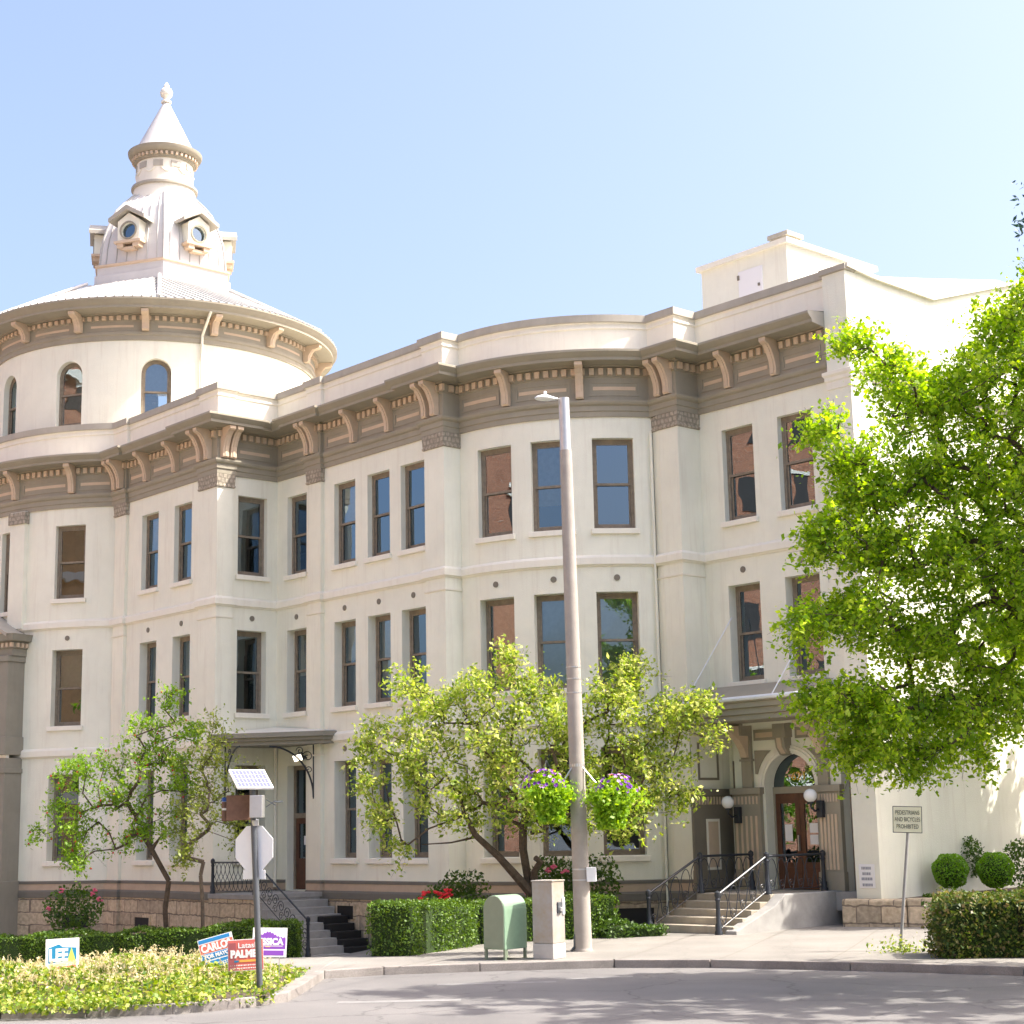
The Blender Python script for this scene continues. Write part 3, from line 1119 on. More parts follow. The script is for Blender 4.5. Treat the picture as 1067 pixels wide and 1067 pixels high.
for pth in (c42, mid):
    sweep(pth, [(.03, -.9), (.03, .80), (0, .805)], M['rubble'], 'plinth')


# basement vents in the plinth
def plinth_hole(s, t, n, w, z0, z1):
    n = Vector(n).normalized()
    T = Vector((n.y, -n.x))
    b = MB()
    f = lambda x, o, z: L3(s + T.x * x + n.x * o, t + T.y * x + n.y * o, z)
    b.add([f(-w / 2, .05, z0), f(w / 2, .05, z0), f(w / 2, .05, z1), f(-w / 2, .05, z1)], [(0, 1, 2, 3)])
    o = b.build('basement_window', M['black'], HOTEL, recalc=False)
    b = MB()
    for x0, x1, za, zb in ((-w / 2 - .06, w / 2 + .06, z1, z1 + .07), (-w / 2 - .06, -w / 2, z0, z1), (w / 2, w / 2 + .06, z0, z1)):
        b.add([f(x, o_, z) for z in (za, zb) for o_ in (.02, .075) for x in (x0, x1)], [(0, 2, 3, 1), (4, 5, 7, 6), (0, 1, 5, 4), (1, 3, 7, 5), (3, 2, 6, 7), (2, 0, 4, 6)])
    b.build('surround', M['rubble'], o)
    return o


for s in (3.7, 5.4, 7.0):
    plinth_hole(s, 0, (0, 1), .8, .25, .62)
plinth_hole(-4.2, 2.13, (0, 1), .9, -.1, .2)
for a in (57, 36):
    r = math.radians(a)
    plinth_hole(CB[0] + 5.15 * math.cos(r), CB[1] + 5.15 * math.sin(r), (math.cos(r), math.sin(r)), 1.1, .22, .62)
r = math.radians(50)
plinth_hole(CT[0] + 6.43 * math.cos(r), CT[1] + 6.43 * math.sin(r), (math.cos(r), math.sin(r)), .9, -.15, .25)


# round iron vents under the string courses
def vent(sec, u, z):
    p, n = sec.P(u), sec.N(u)
    T = Vector((n.y, -n.x))
    b = MB()
    ring = []
    for k in range(12):
        a = 2 * math.pi * k / 12
        ring.append((.085 * math.cos(a), .085 * math.sin(a)))
    b.prism(ring, .0, .025, lambda x, y, d: L3(p.x + T.x * x + n.x * d, p.y + T.y * x + n.y * d, z + y))
    return b.build('wall_vent', M['taupe_dark'], HOTEL)


for z in (9.28, 5.12):
    for sec, cols in ((TOWER, tw), (PW, pc), (RW, [(0.64, 1.71)]), (AW, ac), (BAY, bc)):
        for a, c in cols:
            if z < 6 and sec in (RW,) or (z < 6 and sec is AW and a < 1):
                continue
            vent(sec, (a + c) / 2, z)
for a, c in rc:
    vent(RR, (a + c) / 2 - .0, 9.28)

# side door
b = MB()
d0 = -.3
for x0, x1, z0, z1 in ((.62, .72, 1.03, 4.73), (1.52, 1.62, 1.03, 4.73), (.72, 1.52, 4.6, 4.73), (.72, 1.52, 3.15, 3.3)):
    b.box(x0, x1, -d0 - .06, -d0 + .06, z0, z1)
sd = b.build('side_door', M['wood_frame'], HOTEL)
b = MB()
for x0, x1, z0, z1 in ((.72, .86, 1.05, 3.14), (1.38, 1.52, 1.05, 3.14), (.86, 1.38, 1.05, 1.95), (.86, 1.38, 2.98, 3.14)):
    b.box(x0, x1, -d0 - .03, -d0 + .03, z0, z1)
b.build('door_leaf', M['door_wood'], sd)
b = MB()
b.quad(L3(.86, d0, 1.95), L3(1.38, d0, 1.95), L3(1.38, d0, 2.98), L3(.86, d0, 2.98))
b.quad(L3(.72, d0, 3.3), L3(1.52, d0, 3.3), L3(1.52, d0, 4.6), L3(.72, d0, 4.6))
b.build('door_glass', M['glass'], sd, recalc=False)
b = MB()
b.quad(L3(1.12, d0 + .02, 2.35), L3(1.32, d0 + .02, 2.35), L3(1.32, d0 + .02, 2.62), L3(1.12, d0 + .02, 2.62))
b.build('notice', M['white'], sd, recalc=False)

# canopy over the side door: wedge in the re-entrant corner
b = MB()
for z0, z1, g in ((5.30, 5.42, -.10), (5.42, 5.52, -.04), (5.52, 5.66, .03)):
    b.prism([(.02, .02), (3.20 + g, .02), (3.15 + g, .45 + g), (.30 + g, 2.42 + g), (.02, 2.42 + g)], z0, z1, lambda a, c, d: L3(a, c, d))
cn = b.build('side_canopy', M['grey_taupe'], HOTEL)
b = MB()
b.add([L3(.03, .03, 5.95), L3(3.15, .05, 5.69), L3(3.11, .45, 5.665), L3(.32, 2.40, 5.665), L3(.03, 2.40, 5.70)], [(0, 1, 2), (0, 2, 3), (0, 3, 4)])
b.build('canopy_roof', M['trim'], cn, recalc=False)


def scroll(c, T, n0, r, turns=1.3, sgn=1, k=22):
    pts = []
    for i in range(k + 1):
        a = turns * 2 * math.pi * i / k
        rr = r * (1 - .8 * i / k)
        pts.append(c + T * (rr * math.cos(a) * sgn) + Vector((0, 0, 1)) * (rr * math.sin(a)))
    return pts


def canopy_iron(s, t, dirn, name='canopy_bracket'):
    d = Vector((dirn[0], -dirn[1], 0)).normalized()
    b = MB()
    o = L3(s, t, 0)
    pts = [o + d * (1.35 * (1 - math.cos(a))) + Vector((0, 0, 3.75 + 1.5 * math.sin(a))) for a in [math.pi / 2 * k / 14 for k in range(15)]]
    b.tube(pts, .028, 6)
    b.tube([o + Vector((0, 0, 3.7)), o + Vector((0, 0, 5.3))], .022, 6)
    for cx, cz, r in ((.18, 4.95, .17), (.42, 5.12, .12), (.14, 4.55, .11)):
        b.tube(scroll(o + d * cx + Vector((0, 0, cz)), d, None, r), .014, 5)
    return b.build(name, M['iron'], HOTEL)


canopy_iron(2.2, .13, (-.35, 1))
canopy_iron(.11, 1.9, (1, .25))
# downspouts
b = MB()
b.tube([L3(.06, .06, 1.1), L3(.06, .06, 5.3)], .05, 8)
b.build('downspout', M['trim'], HOTEL)
b = MB()
a = math.radians(25.5)
p0 = (CB[0] + 5.2 * math.cos(a), CB[1] + 5.2 * math.sin(a))
b.tube([L3(p0[0] + .03, p0[1] + .06, .3), L3(p0[0] + .03, p0[1] + .06, 13.3)], .03, 8)
b.build('downspout', M['stucco'], HOTEL)

# ------------------------------------------------ right entrance porch (recess, arch, canopy)
FR = -4.6       # face of the entrance wall
BK = -4.95
ACX, AR = 16.47, .83
ZS = 3.62
b = MB()


def arch_wall(b, x0, x1, z0, z1, cx, r, zs, t):
    b.quad(L3(x0, t, z0), L3(cx - r, t, z0), L3(cx - r, t, z1), L3(x0, t, z1))
    b.quad(L3(cx + r, t, z0), L3(x1, t, z0), L3(x1, t, z1), L3(cx + r, t, z1))
    prev = None
    for k in range(25):
        a = math.pi - math.pi * k / 24
        cur = (cx + r * math.cos(a), zs + r * math.sin(a))
        if prev:
            b.quad(L3(prev[0], t, prev[1]), L3(cur[0], t, cur[1]), L3(cur[0], t, z1), L3(prev[0], t, z1))
            b.quad(L3(prev[0], t, prev[1]), L3(cur[0], t, cur[1]), L3(cur[0], BK, cur[1]), L3(prev[0], BK, prev[1]))
        prev = cur
    for x in (cx - r, cx + r):
        b.quad(L3(x, t, z0), L3(x, t, zs), L3(x, BK, zs), L3(x, BK, z0))
    for x in (x0, x1):
        b.quad(L3(x, t, z0), L3(x, t, z1), L3(x, BK, z1), L3(x, BK, z0))


arch_wall(b, 14.63, 18.08, 1.0, 5.25, ACX, AR, ZS, FR)
# upper left side wall and strips beside the narrow lights
b.quad(L3(14.2, -3.4, 3.62), L3(14.2, BK, 3.62), L3(14.2, BK, 5.25), L3(14.2, -3.4, 5.25))
b.box(14.2, 14.30, -BK - .05, -BK + .05, 1.0, 5.25)
b.box(14.2, 14.63, -BK - .03, -BK + .06, 4.35, 5.25)
b.box(18.08, 18.74, -BK - .03, -BK + .06, 4.55, 5.25)
b.quad(L3(18.74, BK, 1.0), L3(18.74, -4.1, 1.0), L3(18.74, -4.1, 5.25), L3(18.74, BK, 5.25))
b.quad(L3(14.2, BK, 5.24), L3(18.74, BK, 5.24), L3(18.74, -4.25, 5.24), L3(14.2, -4.25, 5.24))
b.build('porch_wall', M['stucco'], HOTEL, recalc=False)
# floor of the recess
b = MB()
b.box(14.2, 18.74, 4.2, 5.0, .6, 1.04)
b.build('porch_floor', M['grey_concrete'], HOTEL)
# lower left dado: dark panel wall with a pink inset
b = MB()
b.box(14.18, 14.25, 3.36, -BK, .8, 3.62)
b.box(14.18, 14.30, 3.32, -BK, 3.45, 3.62)
b.box(14.18, 14.29, 3.34, -BK, 1.03, 1.55)
dw = b.build('dado', M['taupe_dark'], HOTEL)
b = MB()
b.box(14.2, 14.262, 3.83, 4.35, 1.55, 2.85)
b.build('panel_border', M['trim'], dw)
b = MB()
b.box(14.2, 14.268, 3.90, 4.28, 1.62, 2.78)
b.build('panel', M['pink'], dw)
b = MB()
for k in range(12):
    y = 3.45 + k * .115
    b.box(14.2, 14.272, y, y + .055, 3.22, 3.42)
b.build('flutes', M['pink'], dw)
b = MB()
for y0, y1, z0, z1 in ((3.65, 4.45, 4.78, 4.84), (3.65, 4.45, 3.85, 3.91), (3.65, 3.71, 3.91, 4.78), (4.39, 4.45, 3.91, 4.78)):
    b.box(14.19, 14.225, y0, y1, z0, z1)
b.build('square_panel', M['taupe_dark'], dw)
# piers
for x0, x1, ux0, ux1 in ((14.63, 15.55, 14.95, 15.28), (17.38, 18.10, 17.42, 17.75)):
    b = MB()
    b.box(x0, x1, -FR - .12, -FR + .02, 1.0, 3.45)
    b.box(x0 - .05, x1 + .05, -FR - .18, -FR + .02, 3.45, 3.62)
    b.box(x0 - .03, x1 + .03, -FR - .15, -FR + .02, 1.0, 1.5)
    b.box(ux0, ux1, -FR - .10, -FR + .02, 3.62, 4.95)
    b.box(ux0 - .04, ux1 + .04, -FR - .13, -FR + .02, 4.30, 4.36)
    b.box(ux0, ux1, -FR - .45, -FR + .02, 4.95, 5.26)
    po = b.build('porch_pier', M['taupe'], HOTEL, bevel=.01)
    b = MB()
    n = 5
    for k in range(n):
        xx = x0 + .08 + (x1 - x0 - .26) * k / (n - 1)
        b.box(xx, xx + .07, -FR - .135, -FR - .10, 1.55, 2.9)
    for k in range(7):
        xx = x0 + .06 + (x1 - x0 - .18) * k / 6
        b.box(xx, xx + .055, -FR - .14, -FR - .10, 3.2, 3.4)
    b.build('flutes', M['pink'], po)
    b = MB()
    pr = [(.1, 5.2), (1.05, 5.2), (1.05, 5.1), (.75, 5.02), (.45, 4.85), (.25, 4.6), (.18, 4.4), (.1, 4.4)]
    b.prism(pr, ux0 + .06, ux1 - .06, lambda o, z, d: L3(d, FR + o, z))
    b.build('console', M['pink'], po)
# archivolt, keystone, spandrels, frieze panels
b = MB()
n = 24
for k in range(n):
    a0, a1 = math.pi * k / n, math.pi * (k + 1) / n
    for r0, r1, o in ((AR, AR + .2, .05), (AR + .06, AR + .13, .08)):
        vs = [L3(ACX + r * math.cos(a), FR + oo, ZS + r * math.sin(a)) for oo in (0.0, o) for a in (a0, a1) for r in (r0, r1)]
        b.add(vs, [(0, 1, 3, 2), (4, 6, 7, 5), (0, 4, 5, 1), (2, 3, 7, 6), (0, 2, 6, 4), (1, 5, 7, 3)])
b.build('archivolt', M['trim'], HOTEL)
for sg in (-1, 1):
    b = MB()
    pts = [(ACX + sg * 1.12, ZS + .95), (ACX + sg * 1.12, ZS + .35)] + [(ACX + sg * (AR + .27) * math.cos(a), ZS + (AR + .27) * math.sin(a)) for a in [math.radians(q) for q in (18, 26, 34, 42, 50, 58)]]
    b.prism(pts, .0, .025, lambda x, z, d: L3(x, FR + d, z))
    b.build('spandrel', M['taupe'], HOTEL)
b = MB()
b.box(ACX - .26, ACX + .14, -FR - .30, -FR, 4.85, 5.25)
b.prism([(0, 4.85), (.30, 4.85), (.26, 4.6), (.12, 4.42), (0, 4.40)], ACX - .2, ACX + .1, lambda o, z, d: L3(d, FR + o, z))
ks = b.build('keystone', M['taupe'], HOTEL)
b = MB()
b.prism([(.02, 4.84), (.33, 4.84), (.29, 4.6), (.15, 4.44), (.02, 4.44)], ACX - .12, ACX + .02, lambda o, z, d: L3(d, FR + o, z))
b.build('keystone_rib', M['pink'], ks)
for x0, x1 in ((15.35, 16.15), (16.72, 17.35)):
    b = MB()
    b.box(x0, x1, -FR - .03, -FR, 4.82, 5.10)
    po = b.build('porch_frieze_panel', M['taupe'], HOTEL)
    b = MB()
    b.box(x0 + .08, x1 - .08, -FR - .045, -FR, 4.89, 5.02)
    b.build('inset', M['pink'], po)
# double door under a fanlight
DX0, DX1, DZ0, DZ1 = ACX - AR, ACX + AR, 1.05, 3.45
b = MB()
b.box(DX0, DX1, -BK - .05, -BK + .05, DZ1, ZS)
for x0, x1 in ((DX0, DX0 + .06), (DX1 - .06, DX1)):
    b.box(x0, x1, -BK - .05, -BK + .05, DZ0, DZ1)
dd = b.build('entrance_door', M['taupe'], HOTEL)
for x0, x1 in ((DX0 + .06, ACX - .005), (ACX + .005, DX1 - .06)):
    b = MB()
    for xa, xb, za, zb in ((x0, x0 + .14, DZ0, DZ1), (x1 - .14, x1, DZ0, DZ1), (x0 + .14, x1 - .14, 3.2, DZ1), (x0 + .14, x1 - .14, DZ0, 1.72)):
        b.box(xa, xb, -BK - .03, -BK + .03, za, zb)
    b.box(x0 + .2, x1 - .2, -BK - .045, -BK, 1.2, 1.6)
    lf = b.build('door_leaf', M['door_wood'], dd, bevel=.008)
    b = MB()
    b.quad(L3(x0 + .14, BK, 1.72), L3(x1 - .14, BK, 1.72), L3(x1 - .14, BK, 3.2), L3(x0 + .14, BK, 3.2))
    gl = b.build('door_glass', M['glass'], dd, recalc=False)
b = MB()
b.box(ACX - .06, ACX - .03, -BK - .09, -BK - .03, 2.0, 2.4)
b.build('door_handle', M['steel'], dd)
b = MB()
for x, z, w, h in ((ACX - .52, 2.25, .24, .42), (ACX + .28, 2.45, .26, .24), (ACX + .28, 2.16, .26, .24)):
    b.box(x, x + w, -BK - .012, -BK - .006, z, z + h)
b.build('notice', M['white'], dd)
b = MB()
pts = [L3(ACX + (AR - .02) * math.cos(math.pi * k / 20), BK, ZS + (AR - .02) * math.sin(math.pi * k / 20)) for k in range(21)]
b.add(pts, [tuple(range(21))])
b.build('fanlight_glass', M['glass'], dd, recalc=False)
M['gold'] = mat('gold leaf number', (0.75, 0.5, 0.08), 0.4)
text_mesh('621', .30, 'house_number', M['gold'], dd, Matrix.Translation(L3(ACX + .02, BK + .012, ZS + .25)) @ Matrix.Rotation(math.pi / 2, 4, 'X'), width=.42)
# narrow side lights
for x0, x1, zt in ((14.30, 14.63, 4.35), (18.08, 18.50, 4.55)):
    b = MB()
    b.quad(L3(x0, BK, 1.5), L3(x1, BK, 1.5), L3(x1, BK, zt), L3(x0, BK, zt))
    gl = b.build('side_light', M['glass'], HOTEL, recalc=False)
    b = MB()
    for xa, xb, za, zb in ((x0, x0 + .05, 1.5, zt), (x1 - .05, x1, 1.5, zt), (x0, x1, 1.05, 1.5), (x0 + .05, x1 - .05, 3.2, 3.28)):
        b.box(xa, xb, -BK - .04, -BK + .02, za, zb)
    b.build('side_light_frame', M['wood_frame'], gl)
# canopy
b = MB()
for z0, z1, g in ((5.26, 5.40, 0), (5.40, 5.56, .06), (5.56, 5.70, .13), (5.70, 5.76, .18)):
    b.box(13.75 - g, 18.28 + g, 3.12 - g, 4.23, z0, z1)
cn = b.build('entrance_canopy', M['taupe'], HOTEL, bevel=.012)
b = MB()
b.tube([L3(13.54, -2.93, 5.79), L3(18.47, -2.93, 5.79), L3(18.47, -4.2, 5.79)], .055, 8)
b.build('gutter', M['sign_alu'], cn)
b = MB()
b.add([L3(13.56, -2.95, 5.765), L3(18.46, -2.95, 5.765), L3(18.46, -4.2, 5.765), L3(13.56, -4.2, 5.765),
       L3(13.56, -3.9, 6.22), L3(18.2, -3.9, 6.22), L3(18.2, -4.24, 6.22), L3(13.56, -4.24, 6.22)],
      [(0, 1, 5, 4), (1, 2, 6, 5), (4, 5, 6, 7), (0, 4, 7, 3)])
b.build('canopy_roof', M['taupe'], cn)
b = MB()
for s0, s1 in ((14.45, 15.1), (17.35, 18.0)):
    b.tube([L3(s0, -3.0, 5.85), L3(s1, -4.22, 8.05)], .016, 6)
b.build('tie_rod', M['sign_alu'], cn)
M['plaque'] = M['white']

# ------------------------------------------------ left porch on the tower front
def tp(a, r):
    a = math.radians(a)
    return (CT[0] + r * math.cos(a), CT[1] + r * math.sin(a))


def radial_box(b, a, r0, r1, w, z0, z1):
    n = Vector((math.cos(math.radians(a)), math.sin(math.radians(a))))
    T = Vector((n.y, -n.x))
    c = Vector(CT)
    vs = []
    for z in (z0, z1):
        for r in (r0, r1):
            for x in (-w / 2, w / 2):
                q = c + n * r + T * x
                vs.append(L3(q.x, q.y, z))
    b.add(vs, [(0, 2, 3, 1), (4, 5, 7, 6), (0, 1, 5, 4), (1, 3, 7, 5), (3, 2, 6, 7), (2, 0, 4, 6)])


b = MB()
radial_box(b, 73.9, 6.3, 6.58, .72, 9.7, 13.75)
po = b.build('pilaster', M['stucco'], HOTEL)
b = MB()
radial_box(b, 73.9, 6.3, 6.64, .82, 13.32, 13.72)
b.build('capital', M['cap_lattice'], po)
for a in (73.6, 108):
    b = MB()
    radial_box(b, a, 6.2, 7.15, .74, 5.6, 8.55)
    radial_box(b, a, 6.2, 7.22, .86, 5.45, 6.05)
    radial_box(b, a, 6.2, 7.2, .84, 8.55, 8.75)
    b.build('upper_pier', M['grey_taupe'], HOTEL, bevel=.015)
    b = MB()
    radial_box(b, a, 6.2, 7.15, .78, -.8, 5.35)
    radial_box(b, a, 6.2, 7.24, .92, -.8, 1.35)
    radial_box(b, a, 6.2, 7.2, .86, 4.85, 5.0)
    b.build('lower_pier', M['grey_taupe'], HOTEL, bevel=.015)
pp = [tp(a, 6.98) for a in np.linspace(110.5, 70.5, 15)] + [tp(70.5, 6.3)]
pp = [tp(110.5, 6.3)] + pp
sweep(pp, [(0, 8.75), (.1, 8.75), (.1, 8.98), (.14, 9.0), (.14, 9.2), (.3, 9.24), (.34, 9.40), (.36, 9.46)], M['grey_taupe'], 'porch_entablature')
along(pp, .14, .2, 9.03, 9.17, .08, .1, 'porch_dentils', M['pink'])
b = MB()
pk = L3(*tp(90.5, 7.35), 10.75)
bk = L3(*tp(90.5, 6.4), 10.75)
for sgn, a in ((-1, 110.5), (1, 69.6)):
    e = L3(*tp(a, 7.40), 9.47)
    e2 = L3(*tp(a, 6.35), 9.47)
    b.quad(e, pk, bk, e2)
    b.quad(e - Vector((0, 0, .12)), pk - Vector((0, 0, .12)), pk, e)
b.build('pediment_roof', M['coping'], HOTEL, recalc=False)
b = MB()
sweep(pp[1:-1], [(0, 5.3), (.12, 5.32), (.12, 5.5), (0, 5.55)], M['trim'], 'porch_band')

# ------------------------------------------------ flat roof, drum, cupola
b = MB()
q = offset_path(PATH, -.25)
outline = [L3(v.x, v.y, 15.62) for v in q] + [L3(19.3, -4.4, 15.62), L3(19.3, -30, 15.62), L3(-22, -30, 15.62), L3(-18, -2, 15.62)]
b.add(outline, [tuple(range(len(outline)))])
b.build('flat_roof', M['coping'], HOTEL)
b = MB()        # plain rear faces so the shell is closed
for a, c in (((-18, -2), (-22, -30)), ((-22, -30), (19.45, -30))):
    b.quad(L3(*a, -.8), L3(*c, -.8), L3(*c, 18), L3(*a, 18))
b.quad(L3(-18, -2, -.8), L3(*PATH[0], -.8), L3(*PATH[0], 16), L3(-18, -2, 16))
b.build('rear_wall', M['stucco'], HOTEL, recalc=False)
b = MB()        # dark rooms behind the windows
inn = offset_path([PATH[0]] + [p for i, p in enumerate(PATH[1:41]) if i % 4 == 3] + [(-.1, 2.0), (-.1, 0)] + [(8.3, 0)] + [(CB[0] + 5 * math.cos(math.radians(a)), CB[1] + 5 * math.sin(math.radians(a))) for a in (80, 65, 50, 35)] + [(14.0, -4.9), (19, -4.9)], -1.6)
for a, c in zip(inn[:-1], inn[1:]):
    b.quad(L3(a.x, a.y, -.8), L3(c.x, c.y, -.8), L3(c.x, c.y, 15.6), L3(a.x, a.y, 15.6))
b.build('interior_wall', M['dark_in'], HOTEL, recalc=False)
outer = offset_path([PATH[0]] + [p for i, p in enumerate(PATH[1:41]) if i % 4 == 3] + [(-.1, 2.0), (-.1, 0)] + [(8.3, 0)] + [(CB[0] + 5 * math.cos(math.radians(a)), CB[1] + 5 * math.sin(math.radians(a))) for a in (80, 65, 50, 35)] + [(14.0, -4.9), (19, -4.9)], -.5)
for z in (5.45, 9.75):
    b = MB()
    for a, c, a2, c2 in zip(inn[:-1], inn[1:], outer[:-1], outer[1:]):
        b.quad(L3(a.x, a.y, z), L3(c.x, c.y, z), L3(c2.x, c2.y, z), L3(a2.x, a2.y, z))
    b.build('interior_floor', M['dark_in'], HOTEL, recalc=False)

DR = 5.95
DRUM = Arc(CT, DR, 210, -120)
dw_ops = []
for k in range(0, 6):
    a = 29.85 + 30.05 * k
    dw_ops.append((DRUM.U(a + 4.95), DRUM.U(a - 4.95), 16.74, 19.06, .2, True))
wall(DRUM, 15.6, 20.0, dw_ops, M['stucco'], 'drum_wall')
for k, o in enumerate(dw_ops):
    bl = {0: ('blind', .52, .97), 1: ('blind_tan', 0.0, .95)}.get(k)
    window(DRUM, *o[:5], arched=True, blind=bl, sill=(True))
for o in dw_ops:            # raised architrave round each arched window
    pass
DP = [tp(a, DR) for a in np.linspace(210, -120, 112)]
sweep(DP, [(0, 19.70), (.05, 19.71), (.05, 19.86), (.09, 19.9), (.09, 20.0), (.04, 20.03)], M['taupe'], 'drum_architrave')
sweep(DP, [(.04, 20.03), (.04, 20.38), (.07, 20.4), (.07, 20.58)], M['taupe'], 'drum_frieze')
sweep(DP, [(.07, 20.58), (.2, 20.6), (.2, 20.64), (.74, 20.68), (.76, 20.68), (.76, 20.76), (.83, 20.84), (.91, 20.95), (.91, 21.0), (.84, 21.02)], M['taupe'], 'drum_cornice')
tag(along(DP, .07, .26, 20.42, 20.56, .09, .14, 'drum_dentils', M['pink']), kind='stuff')
for k in range(-3, 8):
    a = 11.1 + 22.5 * k
    p = tp(a, DR)
    n = (math.cos(math.radians(a)), math.sin(math.radians(a)))
    bracket(p[0], p[1], n, 20.02, 20.66, .70, .24)
    strip_panel(DRUM, DRUM.U(a + 22.5 - 4), DRUM.U(a + 4), 20.16, 20.24, .04, border=False)
b = MB()
pt = tp(15.2, DR)
pq = tp(14.2, DR + .45)
b.tube([L3(*tp(14.0, DR + .75), 20.7), L3(*tp(14.4, DR + .5), 20.4), L3(*tp(15.0, DR + .1), 19.95), L3(*tp(15.1, DR + .07), 15.8)], .05, 8)
b.build('downspout', M['stucco'], HOTEL)

# hexagonal-to-round roof with standing seams
HV = 29.5
HEX = [math.radians(HV + 60 * k) for k in range(6)]


CU = (CT[0] + .09, CT[1] - .10)


def hexpt(ap, ang):
    """point on a hexagon of apothem ap in direction ang"""
    rel = (ang - math.radians(HV + 30)) % math.radians(60)
    if rel > math.radians(30):
        rel -= math.radians(60)
    return ap / math.cos(rel)


b = MB()
n = 96
rings = []
for f in (0, .12, .5, .88, 1.0):
    ring = []
    for k in range(n):
        a = 2 * math.pi * k / n + math.radians(HV)
        r0, r1 = 6.84, hexpt(2.42, a)
        r = r0 + (r1 - r0) * f
        z = 21.02 + (23.1 - 21.02) * f
        ring.append(L3(CT[0] + r * math.cos(a), CT[1] + r * math.sin(a), z))
    rings.append(ring)
for ra, rb in zip(rings[:-1], rings[1:]):
    for k in range(n):
        b.quad(ra[k], ra[(k + 1) % n], rb[(k + 1) % n], rb[k])
dr = b.build('tower_roof', M['white_roof'], HOTEL, recalc=False)
b = MB()
for face in range(6):           # seams run parallel, square to each hexagon face
    am = math.radians(HV + 30 + 60 * face)
    nn = Vector((math.cos(am), math.sin(am)))
    tt = Vector((-nn.y, nn.x))
    for k in range(-12, 13):
        x = k * .29
        if abs(x) <= 1.40:
            r_in = 2.46
        else:
            r_in = abs(x) / math.tan(math.radians(30))
        r_out = math.sqrt(max(6.84 ** 2 - x * x, 0))
        if r_out - r_in < .3 or abs(x) > 3.42:
            continue
        def zz(r):
            pt_ = nn * r + tt * x
            ang = math.atan2(pt_.y, pt_.x)
            ri = hexpt(2.42, ang)
            return 21.02 + 2.08 * (6.84 - pt_.length) / (6.84 - ri)
        pts = []
        for f in (0, .33, .66, 1):
            r = r_in + (r_out - r_in) * f
            v = Vector(CT) + nn * r + tt * x
            pts.append(L3(v.x, v.y, zz(r) + .02))
        b.tube(pts, .035, 4)
b.build('seams', M['seam'], dr)
for a in HEX:
    b = MB()
    b.tube([L3(CT[0] + r * math.cos(a), CT[1] + r * math.sin(a), z) for r, z in ((3.05, 23.1), (5.0, 22.06), (6.84, 21.05))], .07, 6)
    b.build('roof_hip', M['white_roof'], dr)

b = MB()


def hexring(ap, z):
    return [L3(CU[0] + ap / math.cos(math.radians(30)) * math.cos(a), CU[1] + ap / math.cos(math.radians(30)) * math.sin(a), z) for a in HEX]


def hexstack(b, prof):
    rr = [hexring(*p) for p in prof]
    for ra, rb in zip(rr[:-1], rr[1:]):
        for k in range(6):
            b.quad(ra[k], ra[(k + 1) % 6], rb[(k + 1) % 6], rb[k])


hexstack(b, [(2.52, 22.6), (2.52, 23.42), (2.43, 23.46), (2.43, 23.74)])
cb = b.build('cupola_base', M['white_roof'], HOTEL, recalc=False)
b = MB()
hexstack(b, [(2.43, 23.74), (2.51, 23.78), (2.51, 23.84), (2.34, 23.88)])
b.build('cupola_moulding', M['pink'], HOTEL, recalc=False)
b = MB()
DOME = [(2.34, 23.88), (2.32, 24.1), (2.29, 24.5), (2.22, 24.95), (2.11, 25.35), (1.95, 25.8), (1.78, 26.22), (1.5, 26.6), (1.2, 26.95), (1.1, 27.05)]
hexstack(b, DOME)
do = b.build('cupola_dome', M['white_roof'], HOTEL, recalc=False)
b = MB()
for face in range(6):
    am = math.radians(HV + 30 + 60 * face)
    nn = Vector((math.cos(am), math.sin(am)))
    tt = Vector((-nn.y, nn.x))
    for fx in (-.8, -.48, -.16, .16, .48, .8):
        pts = []
        for ap, z in DOME:
            v = Vector(CU) + nn * (ap + .012) + tt * (fx * ap * .577)
            pts.append(L3(v.x, v.y, z))
        b.tube(pts, .025, 4)
for a in HEX:
    b.tube([L3(CU[0] + ap / .866 * math.cos(a), CU[1] + ap / .866 * math.sin(a), z) for ap, z in DOME], .05, 5)
b.build('seams', M['seam'], do)
